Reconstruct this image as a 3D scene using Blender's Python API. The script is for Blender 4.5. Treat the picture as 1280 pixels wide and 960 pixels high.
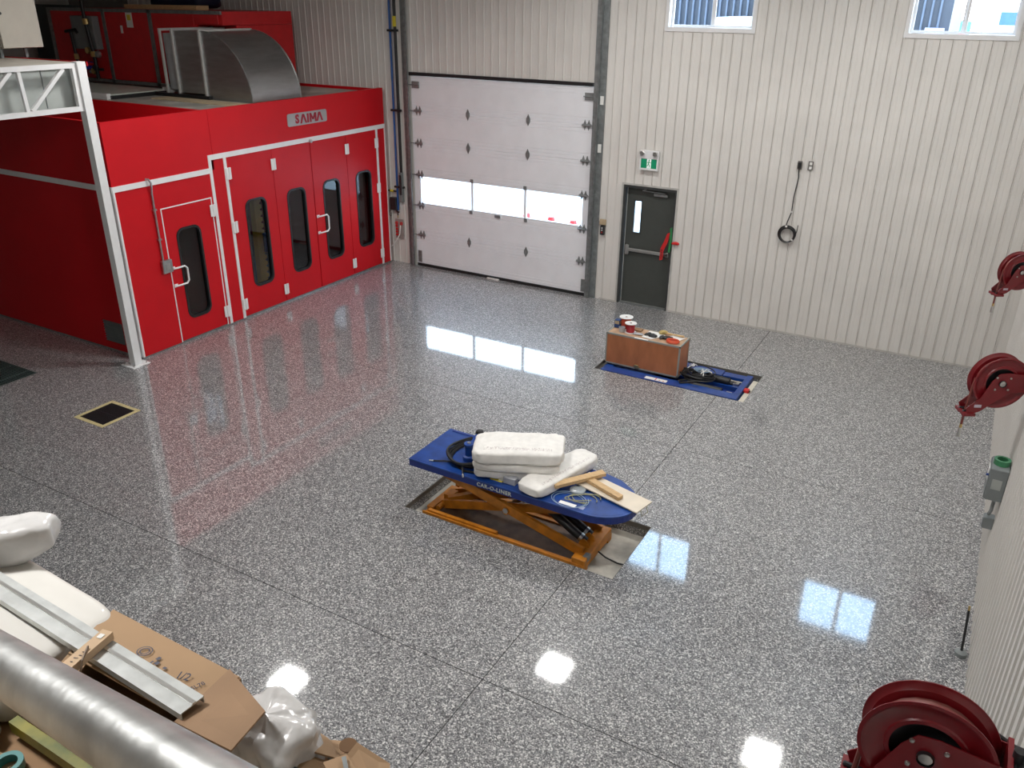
import bpy, math, random
from mathutils import Vector, Matrix, noise
PI = math.pi
for o in list(bpy.data.objects): bpy.data.objects.remove(o)
scn = bpy.context.scene
C = scn.collection
# ---------------------------------------------------------------- camera
F_PX, YAW, PITCH, ROLL = 1042.2222, -0.5177, -0.4318, 0.0114
cam_d = bpy.data.cameras.new('camera'); cam = bpy.data.objects.new('camera', cam_d); C.objects.link(cam)
cam_d.sensor_width = 36; cam_d.lens = F_PX/1280*36; cam_d.clip_start = .05; cam_d.clip_end = 300
_fw = Vector((math.sin(YAW)*math.cos(PITCH), math.cos(YAW)*math.cos(PITCH), math.sin(PITCH)))
_r = Vector((math.cos(YAW), -math.sin(YAW), 0)); _u = _r.cross(_fw)
_c, _s = math.cos(ROLL), math.sin(ROLL)
_r, _u = _c*_r+_s*_u, -_s*_r+_c*_u
cam.matrix_world = Matrix.Translation((10.7938, -13.8108, 5.1006)) @ Matrix((_r, _u, -_fw)).transposed().to_4x4()
scn.camera = cam
# ---------------------------------------------------------------- sky, light, exposure
w = bpy.data.worlds.new('sky'); scn.world = w; w.use_nodes = True
nt = w.node_tree; nt.nodes.clear()
out = nt.nodes.new('ShaderNodeOutputWorld'); bg = nt.nodes.new('ShaderNodeBackground')
tc = nt.nodes.new('ShaderNodeTexCoord'); sx = nt.nodes.new('ShaderNodeSeparateXYZ'); rp = nt.nodes.new('ShaderNodeValToRGB')
rp.color_ramp.elements[0].position = 0.0; rp.color_ramp.elements[0].color = (.95, .98, 1, 1)
rp.color_ramp.elements[1].position = 0.6; rp.color_ramp.elements[1].color = (.50, .72, 1, 1)
nt.links.new(tc.outputs['Generated'], sx.inputs[0]); nt.links.new(sx.outputs['Z'], rp.inputs[0])
nt.links.new(rp.outputs[0], bg.inputs[0]); bg.inputs[1].default_value = 10.5
nt.links.new(bg.outputs[0], out.inputs[0])
scn.view_settings.view_transform = 'Standard'; scn.view_settings.look = 'None'
scn.view_settings.gamma = 1; scn.view_settings.use_curve_mapping = False
scn.view_settings.exposure = 0.0
LAMP_W = 104.0          # watts of each high-bay lamp
CEIL = 6.6
LAMPS = [(1.55, -5.75), (5.6, -2.95), (9.5, -3.0), (5.8, -8.4), (9.6, -8.6),
         (7.4, -13.0)]  # last lamp is unseen, shifted here to brighten the mezzanine
# ---------------------------------------------------------------- materials
MATS = {}
def mat(name, col, rough=.5, metal=0., var=.06, vscale=6., bump=0., bscale=40., coat=0., stretch=(1, 1, 1), dark=None, emit=None, spec=.5):
    if name in MATS: return MATS[name]
    m = bpy.data.materials.new(name); m.use_nodes = True; n = m.node_tree; b = n.nodes['Principled BSDF']
    b.inputs['Roughness'].default_value = rough; b.inputs['Metallic'].default_value = metal
    b.inputs['Coat Weight'].default_value = coat; b.inputs['Specular IOR Level'].default_value = spec
    t = n.nodes.new('ShaderNodeTexCoord'); mp = n.nodes.new('ShaderNodeMapping'); mp.inputs['Scale'].default_value = stretch
    n.links.new(t.outputs['Object'], mp.inputs[0])
    nz = n.nodes.new('ShaderNodeTexNoise'); nz.inputs['Scale'].default_value = vscale; nz.inputs['Detail'].default_value = 4
    n.links.new(mp.outputs[0], nz.inputs['Vector'])
    r = n.nodes.new('ShaderNodeValToRGB'); r.color_ramp.elements[0].position = .3; r.color_ramp.elements[1].position = .7
    d = dark if dark else tuple(c*(1-var*2) for c in col)
    l = col if dark else tuple(min(1, c*(1+var)) for c in col)
    r.color_ramp.elements[0].color = (*d, 1); r.color_ramp.elements[1].color = (*l, 1)
    n.links.new(nz.outputs[0], r.inputs[0]); n.links.new(r.outputs[0], b.inputs['Base Color'])
    if bump:
        n2 = n.nodes.new('ShaderNodeTexNoise'); n2.inputs['Scale'].default_value = bscale
        n.links.new(mp.outputs[0], n2.inputs['Vector'])
        bp = n.nodes.new('ShaderNodeBump'); bp.inputs['Strength'].default_value = bump; bp.inputs['Distance'].default_value = .01
        n.links.new(n2.outputs[0], bp.inputs['Height']); n.links.new(bp.outputs[0], b.inputs['Normal'])
    if emit:
        b.inputs['Emission Color'].default_value = (*col, 1); b.inputs['Emission Strength'].default_value = emit
    MATS[name] = m; return m
def glass(name, tint, gl=.03, ior=1.5):
    m = bpy.data.materials.new(name); m.use_nodes = True; n = m.node_tree; n.nodes.clear()
    o = n.nodes.new('ShaderNodeOutputMaterial'); mx = n.nodes.new('ShaderNodeMixShader'); fr = n.nodes.new('ShaderNodeFresnel')
    fr.inputs[0].default_value = ior
    tr = n.nodes.new('ShaderNodeBsdfTransparent'); tr.inputs[0].default_value = (*tint, 1)
    g = n.nodes.new('ShaderNodeBsdfGlossy'); g.inputs['Roughness'].default_value = gl
    ge = n.nodes.new('ShaderNodeNewGeometry'); iv = n.nodes.new('ShaderNodeMath'); iv.operation = 'SUBTRACT'; iv.inputs[0].default_value = 1
    mu = n.nodes.new('ShaderNodeMath'); mu.operation = 'MULTIPLY'; n.links.new(ge.outputs['Backfacing'], iv.inputs[1])   # reflect once, at the outer face
    n.links.new(fr.outputs[0], mu.inputs[0]); n.links.new(iv.outputs[0], mu.inputs[1])
    n.links.new(mu.outputs[0], mx.inputs[0]); n.links.new(tr.outputs[0], mx.inputs[1]); n.links.new(g.outputs[0], mx.inputs[2])
    n.links.new(mx.outputs[0], o.inputs[0]); return m
def floor_mat():
    m = bpy.data.materials.new('epoxy_flake'); m.use_nodes = True; n = m.node_tree; b = n.nodes['Principled BSDF']
    t = n.nodes.new('ShaderNodeTexCoord')
    def vor(scale, stops):
        v = n.nodes.new('ShaderNodeTexVoronoi'); v.inputs['Scale'].default_value = scale; v.inputs['Randomness'].default_value = 1
        n.links.new(t.outputs['Object'], v.inputs['Vector'])
        s = n.nodes.new('ShaderNodeSeparateColor'); n.links.new(v.outputs['Color'], s.inputs[0])
        r = n.nodes.new('ShaderNodeValToRGB'); r.color_ramp.interpolation = 'CONSTANT'
        e = r.color_ramp.elements; e[0].position = 0; e[0].color = (*stops[0][1], 1); e[1].position = stops[1][0]; e[1].color = (*stops[1][1], 1)
        for p, c in stops[2:]:
            k = e.new(p); k.color = (*c, 1)
        n.links.new(s.outputs[0], r.inputs[0]); return r
    st = [(0, (.018, .018, .021)), (.18, (.068, .070, .080)), (.36, (.152, .156, .166)), (.51, (.242, .243, .248)), (.69, (.37, .37, .365)), (.86, (.80, .79, .77))]
    a = vor(98, st); c = vor(200, st)
    mx = n.nodes.new('ShaderNodeMix'); mx.data_type = 'RGBA'; mx.inputs[0].default_value = .35
    n.links.new(a.outputs[0], mx.inputs[6]); n.links.new(c.outputs[0], mx.inputs[7])
    n.links.new(mx.outputs[2], b.inputs['Base Color'])
    b.inputs['Roughness'].default_value = .35; b.inputs['Specular IOR Level'].default_value = .3; b.inputs['Coat Weight'].default_value = 1; b.inputs['Coat IOR'].default_value = 1.72; b.inputs['Coat Roughness'].default_value = .045
    nz = n.nodes.new('ShaderNodeTexNoise'); nz.inputs['Scale'].default_value = 34; nz.inputs['Detail'].default_value = 3
    n.links.new(t.outputs['Object'], nz.inputs['Vector'])
    bp = n.nodes.new('ShaderNodeBump'); bp.inputs['Strength'].default_value = .035; bp.inputs['Distance'].default_value = .002
    n.links.new(nz.outputs[0], bp.inputs['Height']); n.links.new(bp.outputs[0], b.inputs['Normal']); n.links.new(bp.outputs[0], b.inputs['Coat Normal'])
    return m
def mesh_bag_mat():   # woven white bag with a faint printed line of marks
    m = mat('woven_bag', (.80, .78, .74), .55, var=.05, vscale=14, bump=.35, bscale=14).copy(); n = m.node_tree; b = n.nodes['Principled BSDF']
    t = n.nodes.new('ShaderNodeTexCoord'); s = n.nodes.new('ShaderNodeSeparateXYZ'); n.links.new(t.outputs['Generated'], s.inputs[0])
    def band(sock, lo, hi):
        g = n.nodes.new('ShaderNodeMath'); g.operation = 'GREATER_THAN'; g.inputs[1].default_value = lo; n.links.new(sock, g.inputs[0])
        l = n.nodes.new('ShaderNodeMath'); l.operation = 'LESS_THAN'; l.inputs[1].default_value = hi; n.links.new(sock, l.inputs[0])
        k = n.nodes.new('ShaderNodeMath'); k.operation = 'MULTIPLY'; n.links.new(g.outputs[0], k.inputs[0]); n.links.new(l.outputs[0], k.inputs[1]); return k
    by = band(s.outputs['Y'], .17, .27); bx = band(s.outputs['X'], .12, .85)
    mp = n.nodes.new('ShaderNodeMapping'); mp.inputs['Scale'].default_value = (26, 10, 1); n.links.new(t.outputs['Generated'], mp.inputs[0])
    v = n.nodes.new('ShaderNodeTexNoise'); v.inputs['Scale'].default_value = 2.2; n.links.new(mp.outputs[0], v.inputs['Vector'])
    g = n.nodes.new('ShaderNodeMath'); g.operation = 'GREATER_THAN'; g.inputs[1].default_value = .5; n.links.new(v.outputs[0], g.inputs[0])
    k = n.nodes.new('ShaderNodeMath'); k.operation = 'MULTIPLY'; n.links.new(by.outputs[0], k.inputs[0]); n.links.new(bx.outputs[0], k.inputs[1])
    k2 = n.nodes.new('ShaderNodeMath'); k2.operation = 'MULTIPLY'; n.links.new(k.outputs[0], k2.inputs[0]); n.links.new(g.outputs[0], k2.inputs[1])
    k3 = n.nodes.new('ShaderNodeMath'); k3.operation = 'MULTIPLY'; k3.inputs[1].default_value = .5; n.links.new(k2.outputs[0], k3.inputs[0])
    old = b.inputs['Base Color'].links[0].from_socket
    mx = n.nodes.new('ShaderNodeMix'); mx.data_type = 'RGBA'; mx.inputs[7].default_value = (.38, .30, .30, 1)
    n.links.new(k3.outputs[0], mx.inputs[0]); n.links.new(old, mx.inputs[6]); n.links.new(mx.outputs[2], b.inputs['Base Color'])
    return m
FLOOR = floor_mat(); BAG = mesh_bag_mat()
WALL = mat('liner_panel', (.72, .695, .655), .42, var=.03, vscale=1.5)
WALLB = mat('wall_core', (.30, .285, .26), .7)
CONC = mat('concrete', (.56, .53, .46), .8, var=.18, vscale=5, bump=.3)
RED = mat('booth_red', (.56, .008, .014), .42, var=.03, vscale=2, spec=.22)
RED2 = mat('unit_red', (.58, .014, .018), .45, var=.05)
REEL = mat('reel_red', (.19, .006, .011), .33, var=.08, vscale=9, coat=.3)
RHOSE = mat('reel_hose', (.20, .05, .04), .5)
WHITE = mat('white_paint', (.80, .80, .80), .35, var=.02)
DOORW = mat('door_white', (.86, .87, .90), .42, var=.02, vscale=3)
GALV = mat('galvanised', (.50, .52, .52), .34, 1., var=.14, vscale=9, stretch=(1, 1, 1))
GALVD = mat('galvanised_dull', (.30, .32, .32), .5, .7, var=.12, vscale=14)
PIPEM = mat('rail_galvanised', (.66, .67, .66), .44, .85, var=.16, vscale=14, bump=.15, bscale=30)
DUCT = mat('duct_steel', (.52, .54, .55), .33, 1., var=.08, vscale=2.5, stretch=(1, 1, 6))
BLACK = mat('black_rubber', (.012, .012, .013), .45, var=.1)
BLKP = mat('black_plastic', (.02, .02, .022), .35)
DKGREY = mat('dark_grey_door', (.060, .066, .060), .42, var=.04)
DKGREY2 = mat('dark_grey_frame', (.045, .048, .048), .5)
GREY = mat('grey_enclosure', (.20, .22, .22), .45, var=.05)
LGREY = mat('plenum_grey', (.42, .45, .43), .5, var=.06, vscale=3)
BEIGE = mat('cabinet_beige', (.52, .49, .42), .45, var=.03)
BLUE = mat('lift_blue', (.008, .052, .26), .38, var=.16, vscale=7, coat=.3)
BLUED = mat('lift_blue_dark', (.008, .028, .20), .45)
ORANGE = mat('lift_orange', (.55, .20, .015), .45, var=.14, vscale=10)
RUST = mat('oily_floor', (.16, .09, .045), .5, var=.4, vscale=9, dark=(.07, .035, .02))
YELLOW = mat('yellow_paint', (.75, .62, .05), .5)
PALEY = mat('pale_yellow_frame', (.62, .53, .27), .5, var=.12, vscale=30)
BRASS = mat('brass', (.65, .48, .20), .35, 1.)
STEEL = mat('bright_steel', (.62, .62, .60), .3, 1.)
CRATE = mat('crate_plywood', (.42, .15, .062), .5, var=.09, vscale=4, stretch=(2.2, 2.2, .8))
CRATE2 = mat('crate_top_ply', (.50, .32, .20), .55, var=.12, vscale=8)
PINE = mat('pine', (.60, .40, .20), .6, var=.14, vscale=8, stretch=(2, 14, 14))
PLY = mat('pale_board', (.72, .64, .52), .6, var=.05, vscale=5)
CARD = mat('cardboard', (.40, .255, .14), .75, var=.05, vscale=4)
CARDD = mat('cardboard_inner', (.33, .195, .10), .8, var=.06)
FOAM = mat('white_foam', (.72, .70, .655), .5, var=.02, vscale=3, bump=.5, bscale=7, coat=.35)
PLAST = mat('plastic_wrap', (.70, .69, .68), .22, var=.05, vscale=6, bump=.7, bscale=17, coat=.6)
PAPER = mat('paper_white', (.80, .79, .76), .6, var=.02)
INK = mat('ink', (.05, .06, .10), .7)
SPOOLW = mat('spool_white', (.82, .82, .80), .4)
SPOOLR = mat('spool_red', (.50, .03, .02), .4)
REDP = mat('bright_red', (.60, .02, .02), .4)
CORAL = mat('coral_red', (.72, .10, .04), .4)
GREENR = mat('ribbon_green', (.03, .22, .07), .5)
SIGNG = mat('sign_green', (.0, .22, .10), .5, emit=.25)
SIGNW = mat('sign_white', (.80, .85, .82), .5, emit=.35)
TEAL = mat('teal_tape', (.06, .27, .27), .4)
OLIVE = mat('olive_plastic', (.30, .27, .03), .4, var=.2, vscale=14, dark=(.10, .13, .02))
BLUEP = mat('air_pipe_blue', (.02, .09, .30), .4)
GRILL = mat('grating_green', (.07, .10, .095), .5)
TAN = mat('tan_board', (.50, .40, .26), .6, var=.1)
GLASSD = glass('tinted_glass', (.66, .72, .72), .03, 1.65)
GLASSC = glass('clear_glass', (.93, .96, .97), .02)
LAMPM = mat('lamp_lens', (1, 1, 1), .4, emit=3)
# ---------------------------------------------------------------- mesh builder
class MB:
    def __init__(s): s.v = []; s.f = []
    def add(s, vs, fs):
        k = len(s.v); s.v += [tuple(v) for v in vs]; s.f += [tuple(k+i for i in f) for f in fs]; return s
    def b(s, x0, x1, y0, y1, z0, z1, bev=0):
        if bev:
            e = min(bev, abs(x1-x0)*.45, abs(y1-y0)*.45, abs(z1-z0)*.45)
            xs, ys, zs = (x0, x1), (y0, y1), (z0, z1); vs = []; idx = {}
            for i in (0, 1):
                for j in (0, 1):
                    for k in (0, 1):
                        sx, sy, sz = (1, -1)[i], (1, -1)[j], (1, -1)[k]
                        for a in range(3):
                            p = [xs[i]+sx*e, ys[j]+sy*e, zs[k]+sz*e]; p[a] = (xs[i], ys[j], zs[k])[a]
                            idx[i, j, k, a] = len(vs); vs.append(p)
            fs = []
            for a in range(3):
                o1, o2 = [q for q in range(3) if q != a]
                for sgn in (0, 1):
                    q = []
                    for (m1, m2) in ((0, 0), (1, 0), (1, 1), (0, 1)):
                        c = [0, 0, 0]; c[a] = sgn; c[o1] = m1; c[o2] = m2; q.append(idx[(*c, a)])
                    fs.append(q)
                for m1 in (0, 1):       # edges along axis a
                    for m2 in (0, 1):
                        c0 = [0, 0, 0]; c0[o1] = m1; c0[o2] = m2; c1 = list(c0); c1[a] = 1
                        fs.append([idx[(*c0, o1)], idx[(*c1, o1)], idx[(*c1, o2)], idx[(*c0, o2)]])
            for i in (0, 1):
                for j in (0, 1):
                    for k in (0, 1): fs.append([idx[i, j, k, 0], idx[i, j, k, 1], idx[i, j, k, 2]])
            return s.add(vs, fs)
        vs = [(x0, y0, z0), (x1, y0, z0), (x1, y1, z0), (x0, y1, z0), (x0, y0, z1), (x1, y0, z1), (x1, y1, z1), (x0, y1, z1)]
        return s.add(vs, [(0, 3, 2, 1), (4, 5, 6, 7), (0, 1, 5, 4), (1, 2, 6, 5), (2, 3, 7, 6), (3, 0, 4, 7)])
    def bar(s, p0, p1, w, h, up=(0, 0, 1)):   # rectangular bar between two points
        p0, p1 = Vector(p0), Vector(p1); d = (p1-p0).normalized(); u = Vector(up)
        a = d.cross(u)
        if a.length < 1e-4: a = d.cross(Vector((0, 1, 0)))
        a.normalize(); u = a.cross(d)
        vs = []
        for p in (p0, p1):
            for (i, j) in ((-1, -1), (1, -1), (1, 1), (-1, 1)): vs.append(p+a*i*w/2+u*j*h/2)
        return s.add(vs, [(0, 3, 2, 1), (4, 5, 6, 7), (0, 1, 5, 4), (1, 2, 6, 5), (2, 3, 7, 6), (3, 0, 4, 7)])
    def tube(s, pts, r, n=8, cap=True):
        pts = [Vector(p) for p in pts]; k = len(s.v); m = len(pts); a = None
        rs = r if isinstance(r, (list, tuple)) else [r]*m
        for i, p in enumerate(pts):
            d = (pts[min(i+1, m-1)]-pts[max(i-1, 0)]).normalized()
            if a is None:
                a = d.cross(Vector((0, 0, 1)))
                if a.length < .05: a = d.cross(Vector((1, 0, 0)))
            else: a = a-d*a.dot(d)
            a.normalize(); b_ = d.cross(a)
            for j in range(n):
                t = 2*PI*j/n; s.v.append(tuple(p+(a*math.cos(t)+b_*math.sin(t))*rs[i]))
        for i in range(m-1):
            for j in range(n):
                q = k+i*n; s.f.append((q+j, q+(j+1) % n, q+n+(j+1) % n, q+n+j))
        if cap: s.f.append(tuple(k+j for j in range(n))[::-1]); s.f.append(tuple(k+(m-1)*n+j for j in range(n)))
        return s
    def lathe(s, prof, c=(0, 0, 0), ax='z', n=24):   # prof: (r, h) closed ring or open
        k = len(s.v); m = len(prof)
        for (r, h) in prof:
            for j in range(n):
                t = 2*PI*j/n; a, b_ = r*math.cos(t), r*math.sin(t)
                p = {'z': (a, b_, h), 'y': (a, h, b_), 'x': (h, a, b_)}[ax]
                s.v.append((c[0]+p[0], c[1]+p[1], c[2]+p[2]))
        for i in range(m-1):
            for j in range(n): s.f.append((k+i*n+j, k+i*n+(j+1) % n, k+(i+1)*n+(j+1) % n, k+(i+1)*n+j))
        return s
    def prism(s, poly, ax, h0, h1):    # poly in the two other axes (x,y / x,z / y,z)
        def P(a, b_, h): return {'z': (a, b_, h), 'y': (a, h, b_), 'x': (h, a, b_)}[ax]
        n = len(poly); vs = [P(a, b_, h0) for a, b_ in poly]+[P(a, b_, h1) for a, b_ in poly]
        return s.add(vs, [tuple(range(n))[::-1], tuple(range(n, 2*n))]+[(i, (i+1) % n, n+(i+1) % n, n+i) for i in range(n)])
    def ring(s, outer, inner, ax, h0, h1):   # plate with a hole; loops of equal length
        def P(a, b_, h): return {'z': (a, b_, h), 'y': (a, h, b_), 'x': (h, a, b_)}[ax]
        n = len(outer); vs = [P(a, b_, h) for h in (h0, h1) for L in (outer, inner) for a, b_ in L]; fs = []
        for i in range(n):
            j = (i+1) % n
            fs += [(i, j, n+j, n+i), (2*n+i, 3*n+i, 3*n+j, 2*n+j), (i, 2*n+i, 2*n+j, j), (n+i, n+j, 3*n+j, 3*n+i)]
        return s.add(vs, fs)
    def soft(s, c, size, rot=0, e=.45, amp=.012, seed=0, nu=40, nv=20, fq=7, tilt=0):   # pillow / bag / bundle
        k = len(s.v); sg = lambda t, q: math.copysign(abs(t)**q, t); M = Matrix.Rotation(rot, 3, 'Z') @ Matrix.Rotation(tilt, 3, 'Y')
        for i in range(nv+1):
            ph = -PI/2+PI*i/nv
            for j in range(nu):
                th = 2*PI*j/nu
                p = Vector((sg(math.cos(ph), e)*sg(math.cos(th), e)*size[0]/2, sg(math.cos(ph), e)*sg(math.sin(th), e)*size[1]/2, sg(math.sin(ph), e*1.2)*size[2]/2))
                d = noise.noise(p*fq+Vector((seed*7.3, seed*3.1, 0)))+.5*noise.noise(p*fq*2.7+Vector((seed, 0, seed)))
                q = p.normalized(); p = p+q*d*amp
                s.v.append(tuple(Vector(c)+M @ p))
        for i in range(nv):
            for j in range(nu): s.f.append((k+i*nu+j, k+i*nu+(j+1) % nu, k+(i+1)*nu+(j+1) % nu, k+(i+1)*nu+j))
        return s
    def build(s, name, m, parent=None, smooth=False, label=None, cat=None, group=None, kind=None, local=False, data_only=False):
        if parent is None:
            xs, ys, zs = zip(*s.v); o0 = Vector(((min(xs)+max(xs))/2, (min(ys)+max(ys))/2, min(zs))); vs = [Vector(v)-o0 for v in s.v]
        else:
            o0 = Vector((0, 0, 0)); inv = Matrix.Identity(4) if local else WM[parent.name].inverted(); vs = [inv @ Vector(v) for v in s.v]
        me = bpy.data.meshes.new(name); me.from_pydata(vs, [], s.f); me.validate(); me.update()
        if smooth:
            me.polygons.foreach_set('use_smooth', [True]*len(me.polygons))
            try: me.set_sharp_from_angle(angle=math.radians(40))
            except Exception: pass
        me.materials.append(m)
        if data_only: return me
        o = bpy.data.objects.new(name, me); C.objects.link(o)
        o.location = o0 if parent is None else (0, 0, 0); o.parent = parent
        WM[o.name] = Matrix.Translation(o0) if parent is None else WM[parent.name].copy()
        return tag(o, label, cat, group, kind)
WM = {}
def tag(o, label=None, cat=None, group=None, kind=None):
    if label: o['label'] = label
    if cat: o['category'] = cat
    if group: o['group'] = group
    if kind: o['kind'] = kind
    return o
def thing(name, label, cat, loc=(0, 0, 0), rz=0, group=None, kind=None):
    o = bpy.data.objects.new(name, None); C.objects.link(o); o.location = loc; o.rotation_euler = (0, 0, rz); o.empty_display_size = .1
    WM[o.name] = Matrix.Translation(loc) @ Matrix.Rotation(rz, 4, 'Z'); return tag(o, label, cat, group, kind)
def kids(o): return [c for c in bpy.data.objects if c.parent == o]
def link_copy(src, parent, loc=None):
    c = src.copy(); C.objects.link(c); c.parent = parent
    if loc is not None: c.location = loc
    WM[c.name] = WM[parent.name].copy(); return c
def inst(me, name, parent, loc, rot=(0, 0, 0)):      # a part that shares mesh data; loc in world coordinates
    o = bpy.data.objects.new(name, me); C.objects.link(o); o.parent = parent
    o.location = WM[parent.name].inverted() @ Vector(loc) if parent else loc; o.rotation_euler = rot
    WM[o.name] = Matrix.Translation(loc); return o
def text_mesh(s, size, depth, m, name='lettering', bold=.0, spacing=1.0):
    cu = bpy.data.curves.new(name, 'FONT'); cu.body = s; cu.size = size; cu.extrude = depth; cu.offset = bold
    cu.align_x = 'CENTER'; cu.align_y = 'CENTER'; cu.space_character = spacing; cu.resolution_u = 3
    t = bpy.data.objects.new(name, cu); me = bpy.data.meshes.new_from_object(t); bpy.data.objects.remove(t)
    me.materials.clear(); me.materials.append(m); return me
def grid_cells(xb, yb, solid):
    """boxes decomposition: returns (xs, ys, mask)"""
    xs, ys = sorted(set(xb)), sorted(set(yb))
    return xs, ys, [[solid((xs[i]+xs[i+1])/2, (ys[j]+ys[j+1])/2) for j in range(len(ys)-1)] for i in range(len(xs)-1)]
def slab(mb, x0, x1, y0, y1, h0, h1, holes, ax='z'):
    """rectangular slab with rectangular holes, watertight"""
    xb = [x0, x1]+[min(max(v, x0), x1) for h in holes for v in h[:2]]; yb = [y0, y1]+[min(max(v, y0), y1) for h in holes for v in h[2:]]
    xs, ys, m = grid_cells(xb, yb, lambda a, b_: not any(h[0] < a < h[1] and h[2] < b_ < h[3] for h in holes))
    def P(a, b_, h): return {'z': (a, b_, h), 'y': (a, h, b_), 'x': (h, a, b_)}[ax]
    ok = lambda i, j: 0 <= i < len(xs)-1 and 0 <= j < len(ys)-1 and m[i][j]
    for i in range(len(xs)-1):
        for j in range(len(ys)-1):
            if not m[i][j]: continue
            a0, a1, b0, b1 = xs[i], xs[i+1], ys[j], ys[j+1]
            mb.add([P(a0, b0, h1), P(a1, b0, h1), P(a1, b1, h1), P(a0, b1, h1)], [(0, 1, 2, 3)])
            mb.add([P(a0, b0, h0), P(a1, b0, h0), P(a1, b1, h0), P(a0, b1, h0)], [(3, 2, 1, 0)])
            for (di, dj, q) in ((-1, 0, ((a0, b0), (a0, b1))), (1, 0, ((a1, b1), (a1, b0))), (0, -1, ((a1, b0), (a0, b0))), (0, 1, ((a0, b1), (a1, b1)))):
                if not ok(i+di, j+dj):
                    (u0, v0), (u1, v1) = q; mb.add([P(u0, v0, h0), P(u1, v1, h0), P(u1, v1, h1), P(u0, v0, h1)], [(0, 1, 2, 3)])
    return mb
def rrect(y0, y1, z0, z1, r, n=5):
    """rounded rectangle loop and matching square loop projected outwards"""
    L = []
    for (cy, cz, t0) in ((y1-r, z1-r, 0), (y0+r, z1-r, PI/2), (y0+r, z0+r, PI), (y1-r, z0+r, 1.5*PI)):
        for i in range(n): t = t0+PI/2*i/(n-1); L.append((cy+r*math.cos(t), cz+r*math.sin(t)))
    return L
def rect_for(n, y0, y1, z0, z1):
    L = []
    for (cy, cz, a, b_) in ((y1, z1, (0, -1), (-1, 0)), (y0, z1, (1, 0), (0, -1)), (y0, z0, (0, 1), (1, 0)), (y1, z0, (-1, 0), (0, 1))):
        for i in range(n):
            L.append((cy, cz))
    return L
# ================================================================ SETTING
XL, XR, YF = -9.5, 11.485, -16.5
PIT1 = (5.912, 8.416, -7.618, -6.582); PIT2 = (6.093, 8.406, -3.043, -2.006)
GRATE = (.90, 1.405, -8.09, -7.58); PREP = (-4.2, -.905, -9.6, -7.50)
J1, J2, J3, J4 = 8.016, -9.371, -4.79, 3.145
fl = MB(); slab(fl, XL-.2, XR+.2, YF-.2, .2, -.35, -.16, [])
floor = fl.build('floor', CONC, kind='structure', label='grey speckled glossy epoxy floor with saw-cut joints', cat='floor')
HO = [PIT1, PIT2, GRATE, PREP]; g = .004
xc = [XL-.2, J4, J1, XR+.2]; yc = [YF-.2, J2, J3, .2]
for i in range(3):
    for j in range(3):
        gg = .0015 if i == 0 else g
        x0, x1, y0, y1 = xc[i]+(gg if i else 0), xc[i+1]-(.0015 if i == 0 else g), yc[j]+g, yc[j+1]-g
        if i == 1: x0 = xc[i]+.0015
        m = MB(); slab(m, x0, x1, y0, y1, -.16, 0, [h for h in HO if h[1] > x0 and h[0] < x1 and h[3] > y0 and h[2] < y1])
        m.build('floor_slab', FLOOR, floor)
GD = (.615, 4.56, 0, 3.80); MD = (5.155, 6.135, 0, 2.18); W1 = (5.715, 7.10, 4.70, 5.85); W2 = (9.26, 10.63, 4.70, 5.85)
OPEN = [GD, MD, W1, W2]
wb = MB(); slab(wb, XL-.2, XR+.2, -.01, CEIL, .012, .22, OPEN, ax='y')
wall_back = wb.build('wall_back', WALLB, kind='structure', label='white ribbed steel liner wall with the overhead door', cat='wall')
def strip(x, w, z0, z1, m, ax='y', plane=0., d=-1):
    """one rib-edged liner strip as a mesh"""
    prof = [(x+.001, 0), (x+.003, .006), (x+.009, .020), (x+.016, .020), (x+.024, .008), (x+w*.5-.006, .008), (x+w*.5, .0055), (x+w*.5+.006, .008), (x+w-.003, .008), (x+w-.001, 0)]
    vs = []
    for z in (z0, z1):
        for a, h in prof: vs.append((a, plane+d*h, z) if ax == 'y' else (plane+d*h, a, z))
    n = len(prof); m.add(vs, [(i, i+1, n+i+1, n+i) for i in range(n-1)]+[(n-1, 0, n, 2*n-1)]); return m
SW = .162
x = -7.3
while x < XR-.01:
    w_ = min(SW, XR-x)
    cuts = [h for h in OPEN if h[0] < x+w_-.01 and h[1] > x+.01]
    zs_ = sorted(set([0, CEIL]+[min(max(q, 0), CEIL) for h in cuts for q in h[2:]])); segs = []
    for a, b_ in zip(zs_, zs_[1:]):
        iv = [(x, x+w_)]
        for h in cuts:
            if h[2] < (a+b_)/2 < h[3]:
                nv = []
                for p, q in iv:
                    if h[0] > p+.004: nv.append((p, min(q, h[0])))
                    if h[1] < q-.004: nv.append((max(p, h[1]), q))
                iv = nv
        iv = tuple(q for q in iv if q[1]-q[0] > .004)
        if segs and segs[-1][2] == iv: segs[-1][1] = b_
        else: segs.append([a, b_, iv])
    for a, b_, iv in segs:
        for p, q in iv:
            m = MB()
            if q-p > w_-.005: strip(x, w_, a, b_, m)
            else: m.b(p, q, -.008, 0, a, b_)
            m.build('liner_panel', WALL, wall_back)
    x += SW
wr = MB(); wr.b(XR+.01, XR+.2, YF, .2, -.01, CEIL)
wall_right = wr.build('wall_right', WALLB, kind='structure', label='white ribbed liner wall that carries the hose reels', cat='wall')
me = None; y = -.01-SW
while y > -15.2:
    if me is None:
        m = MB(); strip(0, SW, 0, CEIL, m, ax='x', plane=0, d=-1); me = m.build('liner_panel', WALL, wall_right, local=True, data_only=True)
    inst(me, 'liner_panel', wall_right, (XR+.01, y, 0)); y -= SW
MB().b(XL-.2, XL, YF, .2, -.01, CEIL).build('wall_left', WALL, kind='structure', label='plain liner wall beyond the red booth', cat='wall')
MB().b(XL-.2, XR+.2, YF-.2, YF, -.01, CEIL).build('wall_front', WALL, kind='structure', label='plain liner wall behind the mezzanine', cat='wall')
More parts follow.
